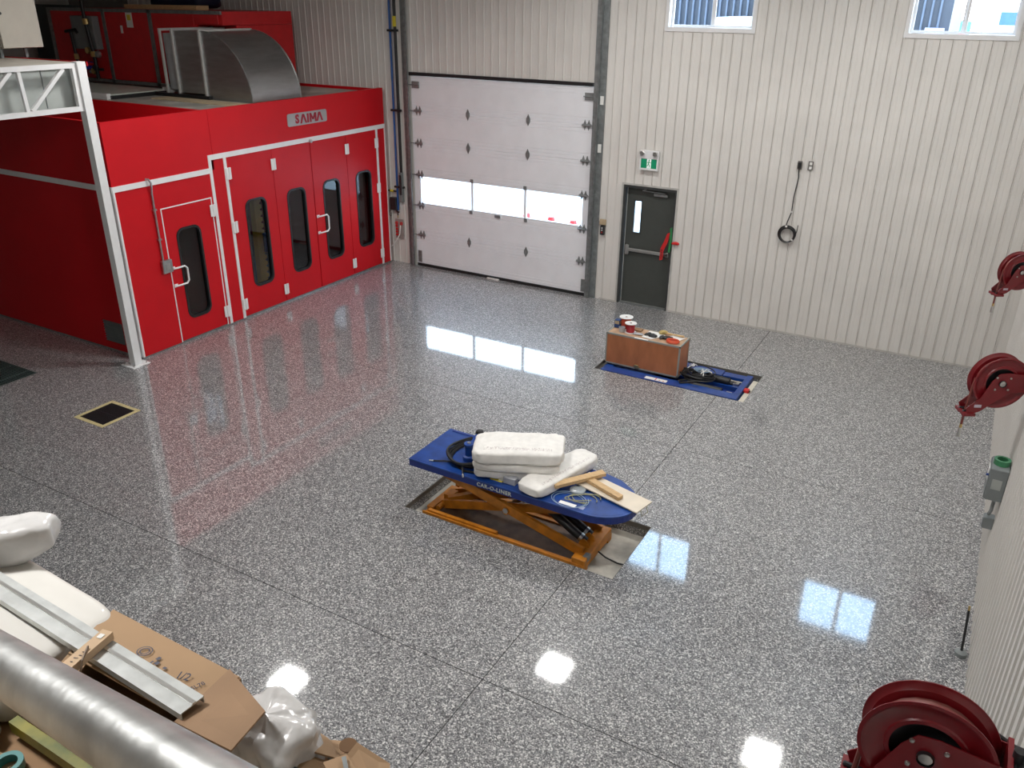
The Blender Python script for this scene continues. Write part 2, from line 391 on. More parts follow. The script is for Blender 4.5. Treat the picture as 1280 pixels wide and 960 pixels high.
MB().b(XL-.2, XR+.2, YF-.2, .2, CEIL, CEIL+.15).build('ceiling', mat('ceiling_white', (.62, .61, .58), .6), kind='structure', label='pale flat ceiling', cat='ceiling')
# base flashing along the walls
MB().b(4.80, 5.13, -.022, -.018, .0, .03).b(6.16, XR-.02, -.022, -.018, 0, .03).build('baseboard_back', mat('flashing', (.55, .53, .49), .4), kind='structure', label='thin flashing at the foot of the back wall', cat='baseboard')
# ---- overhead door
gd = thing('door_1', 'white sectional overhead door with a row of windows', 'door', (2.59, 0, 0), kind='structure')
zb = [.06, .672, 1.285, 1.897, 2.51, 3.123, 3.76]
X0, X1 = GD[0]+.01, GD[1]-.01
def section(z0, z1):
    h = z1-z0; m = MB()
    prof = [(.0, 0), (-.004, .008), (-.004, .055), (.004, .061), (-.004, .067), (-.004, .115), (.004, .121), (-.004, .127), (-.004, h-.127), (.004, h-.121), (-.004, h-.115), (-.004, h-.067), (.004, h-.061), (-.004, h-.055), (-.004, h-.006), (0, h)]
    n = len(prof)+2; vs = []
    for xx in (X0, X1):
        vs += [(xx, -.02+a, z0+z) for a, z in prof]+[(xx, .03, z1), (xx, .03, z0)]
    m.add(vs, [(i, i+1, n+i+1, n+i) for i in range(n-1)]+[(n-1, 0, n, 2*n-1), tuple(range(n))[::-1], tuple(range(n, 2*n))]); return m
for i in (0, 1, 3, 4, 5):
    section(zb[i]+.002, zb[i+1]-.002).build('door_section', DOORW, gd)
m = MB(); za, zc = zb[2]+.002, zb[3]-.002
panes = [(.775, 1.975), (2.025, 3.155), (3.205, 4.375)]
slab(m, X0, X1, za, zc, -.024, .02, [(a, b_, za+.045, zc-.035) for a, b_ in panes], ax='y')
wf = m.build('window_section', DOORW, gd)
for a, b_ in panes: MB().b(a-.005, b_+.005, -.006, .002, za+.04, zc-.03).build('pane', GLASSC, wf)
dm = MB().prism([(0, .085), (.03, .02), (.03, -.02), (0, -.085), (-.03, -.02), (-.03, .02)], 'y', -.012, 0)
dm.b(-.016, .016, -.024, -.010, -.035, .035)
hinge_me = dm.build('hinge', GALVD, gd, local=True, data_only=True)
for z in (zb[1], zb[4], zb[5]):
    for xx in (1.92, 3.22): inst(hinge_me, 'hinge', gd, (xx, -.024, z)).scale = (1.35, 1, 1.2)
sq = MB().b(-.035, .035, -.014, 0, -.035, .035, .006).build('bracket', GALVD, gd, local=True, data_only=True)
for z, xs_ in ((zb[2]-.0, (1.97, 3.20)), (zb[3]+.0, (1.995, 3.18))):
    for xx in xs_: inst(sq, 'bracket', gd, (xx, -.026, z))
rl = MB().prism([(0, .09), (.035, 0), (0, -.09), (-.035, 0)], 'y', -.012, 0).prism([(.075, .09), (.11, 0), (.075, -.09), (.04, 0)], 'y', -.012, 0)
rl.b(-.05, .12, -.03, -.01, -.02, .02).tube([(-.14, -.04, 0), (.12, -.04, 0)], .009)
rl_me = rl.build('roller_hinge', GALVD, gd, local=True, data_only=True)
for z in zb[1:6]:
    inst(rl_me, 'roller_hinge', gd, (.74, -.024, z)); inst(rl_me, 'roller_hinge', gd, (4.43, -.024, z), (0, 0, 0)).scale = (-1, 1, 1)
tb = MB().b(-.06, .10, -.03, 0, -.06, .06).tube([(-.14, -.04, 0), (.12, -.04, 0)], .009).build('roller_bracket', GALVD, gd, local=True, data_only=True)
inst(tb, 'roller_bracket', gd, (.72, -.024, 3.60)); inst(tb, 'roller_bracket', gd, (4.44, -.024, 3.60)).scale = (-1, 1, 1)
bb = MB().b(-.04, .045, -.016, 0, -.11, .13).build('bottom_bracket', GALVD, gd, local=True, data_only=True)
inst(bb, 'bottom_bracket', gd, (.70, -.024, .20)); inst(bb, 'bottom_bracket', gd, (4.46, -.024, .20))
MB().b(X0, X1, -.02, .03, .0, .055).build('bottom_seal', BLACK, gd)
MB().b(GD[0]-.02, GD[1]-.07, -.05, -.01, 3.765, 3.825).build('top_seal', BLACK, gd)
MB().b(2.52, 2.64, -.045, -.026, zb[2]-.03, zb[2]+.02).build('lift_handle', GALVD, gd)
MB().b(2.35, 2.62, -.06, -.0, .0, .02).build('handle_strap', PAPER, gd)
for nm, a, s_ in (('track', .56, 1), ('track', 4.56, -1)):
    t = MB(); t.b(a-.03, a+.03, -.10, -.085, 0, CEIL-.3).b(a-.03*s_-.005, a-.03*s_+.005, -.10, -.03, 0, CEIL-.3); t.b(a+.03*s_-.004, a+.03*s_+.004, -.10, -.07, 0, CEIL-.3)
    t.build(nm, GALVD, gd)
t = MB().b(4.60, 4.72, -.032, -.02, 0, CEIL-.3).b(4.60, 4.612, -.11, -.02, 0, CEIL-.3); t.build('angle_iron', GALVD, gd)
t = MB().b(.43, .54, -.03, -.02, 0, CEIL-.3).b(.525, .535, -.10, -.02, 0, CEIL-.3); t.build('angle_iron', GALVD, gd)
for z in (3.55, 2.75):
    MB().b(4.63, 4.69, -.05, -.032, z-.07, z+.07).build('clip', PAPER, gd)
# ---- steel man door
md = thing('door_2', 'dark grey steel exit door with a panic bar', 'door', (5.645, 0, 0), kind='structure')
fr = MB(); slab(fr, MD[0]-.0, MD[1]+.0, 0, MD[3], -.012, .17, [(MD[0]+.035, MD[1]-.035, 0, MD[3]-.045)], ax='y'); fr.build('door_frame', DKGREY2, md)
tr = MB(); slab(tr, MD[0]-.03, MD[1]+.03, 0, MD[3]+.03, -.026, -.010, [(MD[0], MD[1], 0, MD[3])], ax='y'); tr.build('casing', mat('casing_pale', (.50, .49, .46), .4), md)
lf = MB(); slab(lf, MD[0]+.045, MD[1]-.045, .012, MD[3]-.055, .085, .13, [(5.345, 5.475, 1.33, 1.90)], ax='y'); leaf = lf.build('door_leaf', DKGREY, md)
MB().b(5.34, 5.48, .10, .106, 1.325, 1.905).build('pane', GLASSC, leaf)
fm = MB(); slab(fm, 5.325, 5.495, 1.31, 1.92, .077, .085, [(5.350, 5.470, 1.335, 1.895)], ax='y'); fm.build('vision_frame', DKGREY2, leaf)
wt = MB(); slab(wt, MD[0]+.040, MD[1]-.040, .004, MD[3]-.050, .080, .086, [(MD[0]+.050, MD[1]-.050, .014, MD[3]-.060)], ax='y'); wt.build('weather_strip', mat('strip_pale', (.45, .45, .42), .4), md)
pb = MB().b(5.23, 5.30, .03, .085, .92, 1.10, .01); pb.b(5.28, 6.05, .03, .06, .985, 1.045, .008).b(6.0, 6.07, .03, .085, .97, 1.06, .01); pb.build('panic_bar', STEEL, leaf)
cl = MB().b(5.70, 5.95, .035, .085, 2.02, 2.07, .006); cl.bar((5.92, .02, 2.085), (5.50, .02, 2.10), .02, .012); cl.bar((5.50, .02, 2.10), (5.55, .08, 2.12), .02, .012); cl.build('door_closer', GALV, leaf)
MB().b(MD[0]+.02, MD[1]-.02, -.01, .17, 0, .012).build('threshold', GALVD, md)
for z in (.25, 1.1, 1.95): MB().tube([(6.095, .07, z-.05), (6.095, .07, z+.05)], .009).build('hinge', STEEL, leaf)
# ---- high windows
for n, W in ((1, W1), (2, W2)):
    wn = thing('window_%d' % n, ('high white slider window nearer the overhead door' if n == 1 else 'high white slider window nearer the right wall'), 'window', ((W[0]+W[1])/2, 0, W[2]), kind='structure')
    m = MB(); slab(m, W[0]-.03, W[1]+.03, W[2]-.03, W[3]+.03, -.03, .01, [(W[0]+.025, W[1]-.025, W[2]+.035, W[3]-.035)], ax='y'); m.build('window_frame', WHITE, wn)
    m = MB(); slab(m, W[0]+.001, W[1]-.001, W[2]+.001, W[3]-.001, .01, .2, [(W[0]+.03, W[1]-.03, W[2]+.03, W[3]-.03)], ax='y'); m.build('jamb', WHITE, wn)
    xm = (W[0]+W[1])/2+.02
    for a, b_ in ((W[0]+.03, xm), (xm, W[1]-.03)):
        m = MB(); slab(m, a, b_, W[2]+.035, W[3]-.035, .06+.03*(a < xm-.1), .085+.03*(a < xm-.1), [(a+.035, b_-.035, W[2]+.07, W[3]-.07)], ax='y'); s_ = m.build('sash', WHITE, wn)
        MB().b(a+.03, b_-.03, .07+.03*(a < xm-.1), .075+.03*(a < xm-.1), W[2]+.065, W[3]-.065).build('pane', GLASSC, s_)
# ---- lamps
lampT = thing('high_bay_lamp', 'square high-bay lamp under the ceiling', 'lamp', (LAMPS[0][0], LAMPS[0][1], CEIL-.32), group='high-bay lamps under the ceiling')
MB().b(-.28, .28, -.28, .28, .02, .09, .01).build('housing', WHITE, lampT, local=True)
MB().b(-.26, .26, -.26, .26, .012, .02).build('lens', LAMPM, lampT, local=True)
for _x in (-.2, .2): MB().tube([(_x, 0, .09), (_x, 0, .32)], .006).build('hanger', STEEL, lampT, local=True)
ld = bpy.data.lights.new('lamp_light', 'AREA'); ld.shape = 'SQUARE'; ld.size = .5; ld.spread = math.radians(172); ld.energy = LAMP_W; ld.color = (1.0, .985, .962)
lp = kids(lampT)
LAMP_AT = ['above the booth doors', 'in front of the exit door', 'by the farthest hose reel', 'just behind the raised lift', 'behind the middle hose reel', 'placed unseen above the mezzanine to brighten it']
for i, (x, y) in enumerate(LAMPS):
    r = lampT
    if i:
        r = lampT.copy(); C.objects.link(r); r.location = (x, y, CEIL-.32)
        for c in lp:
            k = c.copy(); C.objects.link(k); k.parent = r
    r['label'] = 'square high-bay lamp '+LAMP_AT[i]
    lo = bpy.data.objects.new('lamp_light', ld); C.objects.link(lo); lo.parent = r; lo.location = (0, 0, .005)
#@@OUTSIDE
# ================================================================ OUTSIDE (seen through the glass)
YARD = mat('yard_concrete', (.60, .60, .58), .8, var=.05)
MB().b(-40, 60, .25, 90, -.3, -.02).build('yard_ground', YARD, kind='structure', label='bright concrete yard outside the overhead door', cat='ground')
NAVY = mat('navy_cladding', (.030, .036, .050), .5)
bd = thing('neighbour_building', 'blue-grey ribbed metal building seen through the high windows', 'building', (4.5, 14, 0))
MB().b(-.6, 8.9, 12.1, 16, -.02, 7.2).build('wall', NAVY, bd)
m = MB()
for i in range(47): m.b(-.6+i*.2, -.6+i*.2+.05, 12.03, 12.1, 0, 7.2)
tag(m.build('cladding_ribs', mat('navy_rib', (.075, .092, .125), .4), bd), kind='stuff')
MB().tube([(8.0, 12.0, 0), (8.0, 12.0, 7.1)], .05).build('downspout', mat('pale_blue', (.45, .70, .80), .4), bd)
MB().b(-.8, 9.0, 11.9, 12.1, 7.05, 7.25).build('gutter', WHITE, bd)
MB().b(8.35, 8.8, 11.9, 12.1, 3.9, 4.55).build('meter_box', mat('lilac_grey', (.42, .42, .60), .5), bd)
tl = thing('parked_trailer', 'white box trailer outside the high window nearer the door', 'trailer', (3.9, 10, 0))
MB().prism([(3.2, .9), (6.2, .9), (6.2, 4.75), (3.62, 4.75), (3.45, 4.45), (3.2, 4.45)], 'y', 9.3, 11.6).build('body', mat('trailer_white', (.8, .8, .8), .4), tl)
for xx in (3.9, 5.5):
    MB().lathe([(.12, 0), (.45, 0), (.45, .25), (.12, .25)], (xx, 9.35, .43), 'y', 16).build('wheel', BLACK, tl)
bk = MB().b(5, 40, 27, 60, -.02, 2.6).build('raised_yard', mat('yard_gravel', (.6, .6, .58), .9), kind='structure', label='raised pale yard beyond the neighbouring building', cat='ground')
rv = thing('parked_camper', 'white camper with a blue window outside the high window', 'vehicle', (10.2, 30, 2.6))
MB().prism([(8.9, 3.0), (13.5, 3.0), (13.5, 5.6), (9.6, 5.6), (8.9, 4.6)], 'y', 29.2, 31.4).build('body', mat('trailer_white', (.8, .8, .8)), rv)
MB().b(9.5, 10.2, 29.15, 29.2, 4.35, 4.85).build('side_window', mat('blue_window', (.06, .13, .35), .2), rv)
MB().b(9.0, 13.0, 29.15, 29.2, 5.15, 5.2).build('stripe', mat('pink_stripe', (.6, .2, .35)), rv)
for xx in (9.9, 12.5): MB().lathe([(.1, 0), (.4, 0), (.4, .25), (.1, .25)], (xx, 29.05, 3.0), 'y', 16).build('wheel', BLACK, rv)
for i, (xx, zz, mm, lb) in enumerate(((8.25, 4.35, TEAL, 'teal drum outside, left of the white camper'), (8.15, 3.9, REDP, 'red drum outside, in front of the teal one'))):
    o = MB().lathe([(0, 2.6-zz+0), (.28, 2.6-zz), (.28, .1), (.2, .16), (0, .16)], (xx, 28.4-i*.7, zz), 'z', 14).build('drum', mm, None, True); tag(o, lb, 'drum')
for i, (xx, yy) in enumerate(((.95, 3.5), (1.66, 3.45), (2.28, 3.4))):
    o = MB().lathe([(0, 0), (.16, 0), (.16, .03), (.07, .36), (0, .36)], (xx, yy+.6, -.02), 'z', 14).build('traffic_cone', REDP, None, True)
    tag(o, ('red cone outside, under the middle of the door window row' if i == 0 else 'red cone outside, beside the overhead door, middle of the three' if i == 1 else 'red cone outside, nearest the exit door'), 'cone', 'cones outside the overhead door')
# ================================================================ SPRAY BOOTH  (front face in the plane x = 0)
BY0, BYS, BY1, BH, BX = -6.35, -4.49, -.125, 3.5, -8.2
bo = thing('spray_booth', 'red paint spray booth with white trim against the back wall', 'booth', (-4, -3.2, 0))
T = .06
ZB = .03
# upper fascia panels
MB().b(-T, 0, BYS+.004, BY1, 2.79, BH).build('fascia_panel', RED, bo)
MB().b(-T, 0, BY0+.001, BYS-.004, 2.60, BH).build('fascia_panel', RED, bo)
MB().b(-T, 0, -4.57, -4.27, ZB, 2.786).build('side_panel', RED, bo)
MB().b(-T, 0, -.375, BY1, ZB, 2.786).build('side_panel', RED, bo)
# left front panel around the personnel door
m = MB(); slab(m, BY0+.001, -4.57, ZB, 2.60, -T, 0, [(-5.615, -4.635, ZB-.1, 2.19)], ax='x'); m.build('front_panel', RED, bo)
# side wall (faces the prep bay) and its louvre opening
m = MB()
slab(m, BX, -.001, ZB, BH, BY0, BY0+T, [(-.86, -.38, .14, .50)], ax='y'); m.build('side_wall', RED, bo)
lv = MB().b(-.86, -.38, BY0+.045, BY0+.058, .14, .50)
lou = lv.build('louvre', GREY, bo)
for i in range(9):
    MB().bar((-.86, BY0+.02, .16+i*.04), (-.38, BY0+.02, .16+i*.04), .035, .006, (0, -.6, .8)).build('slat', GREY, lou)
MB().b(BX, -.061, BYS-.03, BYS+.03, ZB, BH-.005).build('inner_wall', RED, bo)
MB().b(BX, -.061, BY1-.05, BY1, ZB, BH-.01).build('back_wall', RED, bo)
MB().b(BX-.06, BX, BY0, BY1, ZB, BH).build('end_wall', RED, bo)
MB().b(BX, -.062, BYS+.031, BY1-.051, 3.38, 3.44).build('roof', mat('roof_galv', (.50, .49, .44), .45, .25, var=.2, vscale=2.2), bo)
MB().b(BX, -.062, BY0+T+.001, BYS-.031, 2.84, 2.90).build('low_roof', RED2, bo)
MB().b(BX, -.02, BY0+.005, BY1-.005, 0, ZB).build('base_rail', GALVD, bo)
MB().b(BX, -.07, BY0+T+.01, BY1-.06, ZB, ZB+.01).build('booth_floor', GALVD, bo)
# trim strips
def trim(*a): MB().b(*a).build('trim_strip', WHITE, bo)
trim(0, .012, -4.60, BY1, 2.755, 2.835)
trim(0, .012, -4.60, -4.545, ZB, 2.755)
trim(0, .014, -4.30, -4.245, ZB, 2.755)
trim(0, .014, -.42, -.368, ZB, 2.755)
trim(0, .012, BY1-.022, BY1+.002, ZB, 2.755)
trim(0, .012, BY0-.002, -4.60, 2.555, 2.635)
trim(0, .012, BY0-.002, BY0+.028, ZB, 2.555)
trim(BX, .0, BY0-.012, BY0, 2.555, 2.635)
trim(-.05, -.0, BY0-.008, BY0, ZB, 2.555)
MB().b(-T, .002, BY0+.001, BY1, BH, BH+.012).build('edge_cap', RED, bo)
MB().b(BX, -T, BY0-.001, BY0+T, BH, BH+.012).build('edge_cap', RED, bo)
# hinges and handles (white)
hm = MB().b(0, .018, -.055, -.004, -.095, .095, .006).b(0, .018, .004, .055, -.095, .095, .006); hm.tube([(.022, 0, -.095), (.022, 0, .095)], .012)
hinge_b = hm.build('hinge', WHITE, bo, local=True, data_only=True)
hb = bpy.data.meshes
def handle(y0, y1, z0, z1, par):
    h = MB().tube([(.0, y0, z0), (.035, y0, z0), (.045, y0+.03, z0), (.045, y1-.04, z0), (.045, y1, z0+.04), (.045, y1, z1-.04), (.045, y1-.04, z1), (.045, y0+.03, z1), (.035, y0, z1), (0, y0, z1)], .015, 8)
    h.b(0, .012, y0-.03, y0+.03, z0-.025, z0+.025).b(0, .012, y0-.03, y0+.03, z1-.025, z1+.025)
    h.build('handle', WHITE, par, True)
def leaf_panel(y0, y1, z0, z1, wy0, wy1, wz0, wz1, name, hinges, hnd=None, xx=0):
    n = 6; inner = rrect(wy0, wy1, wz0, wz1, min(.13, (wy1-wy0)*.42), n); outer = rect_for(n, y0, y1, z0, z1)
    lf = MB().ring(outer, inner, 'x', -T+xx, xx).build(name, RED, bo)
    i2 = rrect(wy0+.028, wy1-.028, wz0+.028, wz1-.028, min(.11, (wy1-wy0)*.36), n); i3 = rrect(wy0-.006, wy1+.006, wz0-.006, wz1+.006, min(.136, (wy1-wy0)*.43), n)
    MB().ring(i3, i2, 'x', -T-.002, .010+xx).build('gasket', BLACK, lf)
    MB().prism(i2, 'x', -.035, -.029).build('pane', GLASSD, lf)
    for (hy, hz) in hinges:
        o = inst(hinge_b, 'hinge', lf, (.001 if abs(hy-y0) > .01 and abs(hy-y1) > .01 else .014, hy, hz))
    if hnd: handle(*hnd, lf)
    return lf
LZ0, LZ1 = .045, 2.752
leaf_panel(-4.243, -3.242, LZ0, LZ1, -3.955, -3.48, .495, 2.005, 'door_leaf', [(-4.235, 2.50), (-4.235, 1.62), (-4.235, .27), (-3.235, 2.50), (-3.235, .27)])
leaf_panel(-3.232, -2.296, LZ0, LZ1, -2.975, -2.51, .495, 2.005, 'door_leaf', [])
leaf_panel(-2.276, -1.322, LZ0, LZ1, -2.04, -1.575, .51, 2.01, 'door_leaf', [(-1.317, 2.50), (-1.317, .27)], (-2.235, -2.0, 1.09, 1.40))
leaf_panel(-1.312, -.422, LZ0, LZ1, -1.095, -.63, .53, 2.02, 'door_leaf', [(-.425, 2.50), (-.425, 1.62), (-.425, .27)])
MB().b(-T, -.02, -2.296, -2.276, LZ0, LZ1).build('centre_seal', BLACK, bo)
MB().lathe([(0, 0), (.03, 0), (.03, .04), (0, .05)], (.012, -2.29, 2.77), 'x', 12).build('latch_knob', STEEL, bo)
leaf_panel(-5.598, -4.652, LZ0, 2.172, -5.40, -4.935, .36, 1.83, 'personnel_door', [(-4.65, 1.98), (-4.65, .27)], (-5.555, -5.33, .97, 1.25))
m = MB(); slab(m, -5.615, -4.635, ZB, 2.19, -.02, .006, [(-5.597, -4.653, ZB-.1, 2.172)], ax='x'); m.build('door_trim', WHITE, bo)
# conduit and junction box
MB().tube([(.012, -5.79, 2.66), (.05, -5.77, 2.66), (.06, -5.74, 2.60), (.03, -5.735, 2.45), (.03, -5.735, 1.42)], .016).build('conduit', GALV, bo, True)
for z in (2.2, 1.75): MB().b(0, .05, -5.765, -5.705, z-.012, z+.012).build('conduit_clip', GALV, bo)
jb = MB().b(0, .07, -5.78, -5.60, 1.22, 1.42, .01).build('junction_box', GALV, bo); MB().b(.07, .078, -5.73, -5.65, 1.27, 1.37, .004).build('switch_plate', STEEL, jb)
# name plate with lettering
n = 6; pl = MB().prism(rrect(-2.79, -1.79, 3.062, 3.273, .04, n), 'x', 0, .012).build('name_plate', mat('brushed_plate', (.42, .41, .40), .4, .6, var=.05), bo)
A = lambda: MB()
def letters():     # S A I M A with cross-bar-less A
    m = MB(); z0, z1 = 3.09, 3.243; h = z1-z0
    m2 = text_mesh('S', .195, .003, mat('plate_red', (.36, .01, .03), .5), bold=.009)
    o = inst(m2, 'lettering', pl, (.014, -2.555, (z0+z1)/2), (PI/2, 0, PI/2))
    def stroke(a, b_, wd=.04): m.prism([(a[0]-wd/2, a[1]), (a[0]+wd/2, a[1]), (b_[0]+wd/2, b_[1]), (b_[0]-wd/2, b_[1])], 'x', .012, .017)
    for y in (-2.40, -1.985): stroke((y-.065, z0), (y-.005, z1)); stroke((y+.065, z0), (y+.005, z1))
    stroke((-2.285, z0), (-2.285, z1), .042)
    y = -2.155; stroke((y-.065, z0), (y-.065, z1), .04); stroke((y+.065, z0), (y+.065, z1), .04); stroke((y, z0+.04), (y-.06, z1), .035); stroke((y, z0+.04), (y+.06, z1), .035)
    m.build('lettering', MATS['plate_red'], pl)
letters()
# things inside, seen through the first pane
tw = thing('pulling_tower', 'yellow-orange notched steel tower behind the first booth window', 'tower', (-.5, -3.3, ZB+.01))
m = MB(); pr_ = [(-.10, .14)]
for i in range(16): z = .2+i*.115; pr_ += [(.10, z), (.10, z+.06), (.055, z+.075), (.055, z+.1)]
pr_ += [(.08, 2.1), (-.06, 2.1)]
m.prism([(-3.30+a, z) for a, z in pr_], 'x', -.53, -.42); m.build('column', mat('tower_yellow', (.95, .42, .02), .5), tw)
MB().b(-.85, -.25, -3.55, -3.0, ZB+.011, .15, .01).build('base', ORANGE, tw)
MB().b(-.42, -.36, -3.26, -3.18, .9, 1.25, .01).build('slide', BLUE, tw)
# ================================================================ ROOF PLANT
ah = thing('air_handling_unit', 'red air handling unit with grey frame standing on the booth roof', 'air unit', (-4.6, -1.3, 3.44))
AY = -2.15
slab(_m := MB(), -7.05, -2.0, 3.46, 4.85, AY+.02, -.35, [(-2.68, -1.9, 3.4, 4.62)], ax='y').build('casing', RED2, ah)
MB().b(-2.70, -2.08, AY-.005, AY+.02, 4.64, 4.80, .006).build('panel', RED2, ah)
MB().b(-2.67, -2.0, -1.80, -.35, 3.46, 4.615).build('casing', RED2, ah)
for a, b_ in ((-7.0, -5.34), (-5.26, -3.98), (-3.88, -2.72)):
    MB().b(a, b_, AY-.005, AY+.02, 3.54, 4.80, .006).build('panel', RED2, ah)
for xx in (-7.05, -5.30, -3.93): MB().b(xx-.045, xx+.045, AY-.02, AY+.03, 3.46, 4.86).build('frame_post', GALVD, ah)
for z in (3.47, 4.80): MB().b(-7.05, -2.70 if z < 4 else -2.0, AY-.02, AY+.03, z, z+.06).build('frame_rail', GALVD, ah)
MB().b(-6.16, -5.46, AY-.16, AY-.006, 4.10, 4.72, .01).build('control_cabinet', GREY, ah)
sg = MB().b(-4.62, -4.44, AY-.012, AY-.005, 4.53, 4.80).build('warning_sticker', PAPER, ah)
MB().b(-4.58, -4.48, AY-.016, AY-.012, 4.66, 4.76).build('warning_triangle', YELLOW, sg)
MB().b(-4.83, -4.77, AY-.012, AY-.005, 4.42, 4.56).build('label_tag', PAPER, ah)
MB().tube([(-5.62, AY-.22, 5.6), (-5.60, AY-.22, 4.62), (-5.50, AY-.22, 3.95), (-5.50, AY-.22, 3.55)], .035).build('gas_pipe', BLACK, ah, True)
for z in (4.62, 4.02): MB().lathe([(0, -.06), (.06, -.05), (.06, .05), (0, .06)], (-5.58+(4.62-z)*.1, AY-.22, z), 'z', 10).build('valve', BRASS, ah)
MB().tube([(-6.35, AY-.18, 4.42), (-6.02, AY-.18, 4.46), (-5.98, AY-.18, 4.40)], .03).tube([(-6.18, AY-.18, 4.44), (-6.12, AY-.18, 3.60)], .032).build('gas_pipe', BLACK, ah, True)
MB().lathe([(0, -.06), (.05, -.05), (.05, .05), (0, .06)], (-6.13, AY-.18, 3.95), 'z', 10).build('valve', BRASS, ah)
random.seed(4)
for i in range(9):
    cx, cz = -5.75+random.random()*.42, 3.62+random.random()*.5
    if i % 2: MB().lathe([(0, 0), (.06, 0), (.07, .05), (.03, .10), (0, .10)], (cx, AY-.26, cz), 'y', 12).build('gas_regulator', (GALV, BRASS, BLKP)[i % 3], ah, True)
    else: MB().tube([(cx-.09, AY-.2, cz), (cx+.09, AY-.2, cz)], .03).build('gas_fitting', (GALVD, BLKP, REDP)[i % 3], ah, True)
MB().b(-5.98, -5.75, AY-.3, AY-.1, 3.72, 3.86, .01).build('regulator_cover', mat('royal_blue', (.01, .03, .35), .4), ah)
o = MB().b(-4.95, -2.9, -1.9, -1.6, 4.862, 4.94).build('timber_plank', PINE); tag(o, 'long pale timber laid on top of the red air unit', 'timber')
o = MB().soft((-4.1, -1.1, 5.02), (1.5, .7, .30), 0, .4, .03, 3).build('folded_tarpaulin', mat('tarp_navy', (.006, .01, .035), .6), None, True); tag(o, 'dark navy bundle on top of the red air unit', 'tarpaulin')
MB().b(-8.9, -7.12, -1.4, -1.3, 3.46, 4.9).build('partition_panel', mat('partition_dark', (.035, .05, .055), .5), ah)
# elbow duct
dt = thing('exhaust_duct', 'galvanised elbow duct coming down through the booth roof', 'duct', (-1.2, -2.6, 3.44))
R0, cx, cz = 1.10, -1.62, 3.45
DY0, DY1 = -3.02, -1.85
pf = [(cx, cz)]+[(cx+R0*math.cos(t)*1.0, cz+R0*math.sin(t)) for t in [PI/2*i/16 for i in range(17)]]
MB().prism(pf, 'y', DY0, DY1).build('elbow', DUCT, dt, True)
for yy in (DY0, DY1): MB().tube([(cx+(R0+.004)*math.cos(t), yy, cz+(R0+.004)*math.sin(t)) for t in [PI/2*i/16 for i in range(17)]], .014, 6).build('seam_bead', GALV, dt, True)
MB().b(-2.30, cx, DY0, DY1, 3.52, cz+R0, .004).build('duct_section', DUCT, dt)
def flange(xx, nm='flange'):
    m = MB(); slab(m, DY0-.03, DY1+.03, 3.50, cz+R0+.03, xx-.018, xx+.018, [(DY0+.01, DY1-.01, 3.55, cz+R0-.01)], ax='x'); m.build(nm, mat('flange_pale', (.62, .62, .60), .4, .4), dt)
for xx in (cx-.0, -2.31, -2.62): flange(xx)
MB().b(-2.62, -2.31, DY0+.05, DY1-.05, 3.56, cz+R0-.05).build('flexible_collar', mat('collar', (.40, .42, .43), .4, .6), dt)
MB().b(-3.0, -1.5, DY0-.08, DY0+.0, 3.442, 3.50).build('support_rail', BLACK, dt)
o = MB().b(-2.45, -.45, -3.55, -3.22, 3.442, 3.462).build('plywood_strip', TAN); tag(o, 'tan plywood strip lying on the booth roof in front of the duct', 'board')
ct = thing('roof_skylight_panel', 'pale translucent panel in white frame on the booth roof', 'panel', (-4.5, -3.6, 3.44))
MB().b(-6.3, -2.98, -4.0, -2.75, 3.50, 3.515).build('sheet', mat('pale_green_sheet', (.62, .68, .60), .3), ct)
MB().b(-6.3, -2.95, -4.07, -3.99, 3.442, 3.535).build('frame_rail', WHITE, ct)
MB().b(-2.99, -2.90, -4.0, -2.75, 3.442, 3.50).build('frame_rail', BLACK, ct)
MB().b(-3.0, -2.84, -2.85, -2.72, 3.442, 3.56).build('corner_block', WHITE, ct)
# ================================================================ PREP BAY CANOPY, TRUSS AND POST
pn = thing('prep_bay_plenum', 'grey canopy box of the prep bay beside the red booth', 'canopy', (-2, -8.2, 3.74))
MB().b(-4.2, -.06, -10.4, BY0-.03, 3.745, 4.24).build('casing', LGREY, pn)
MB().b(-4.22, -.03, -10.42, BY0-.015, 4.24, 4.28).build('top_sheet', mat('plenum_top', (.55, .51, .44), .5), pn)
MB().b(-4.22, -.0, BY0-.014, BY0-.004, 4.24, 4.295).build('red_edge', RED, pn)
for y in (-7.0, -8.4, -9.8): MB().b(-.058, -.05, y-.005, y+.005, 3.76, 4.23).build('seam', GALVD, pn)
for xx in (-4.1,):
    for y in (-10.3, BY0-.12): MB().b(xx-.06, xx+.06, y-.06, y+.06, 0, 3.745).build('post', WHITE, pn)
tr = thing('prep_bay_truss', 'white steel truss and post in front of the red booth', 'truss', (.08, -6.6, 0))
PYc = -6.545
MB().b(.02, .14, PYc-.06, PYc+.06, .012, 4.31).build('post', WHITE, tr)
MB().b(-.10, .20, PYc-.14, PYc+.16, 0, .012).build('base_plate', WHITE, tr)
for (a, b_) in ((-.06, -.10), (.16, -.10), (.16, .12), (-.06, .12)): MB().lathe([(0, 0), (.014, 0), (.014, .02), (0, .02)], (a, PYc+b_, .012), 'z', 6).build('anchor_bolt', STEEL, tr)
MB().b(.05, .11, -10.4, PYc-.06, 4.235, 4.295).build('top_chord', WHITE, tr)
MB().b(.05, .11, -10.4, PYc-.06, 3.70, 3.76).build('bottom_chord', WHITE, tr)
MB().b(.05, .11, PYc-.12, PYc-.06, 3.76, 4.235).build('end_post', WHITE, tr)
y = -6.78
while y > -10.2:
    MB().bar((.08, y, 4.235), (.08, y-.52, 3.76), .045, .045, (1, 0, 0)).build('diagonal', WHITE, tr)
    MB().bar((.08, y-.60, 4.235), (.08, y-.58, 3.76), .045, .045, (1, 0, 0)).build('strut', WHITE, tr)
    y -= .70
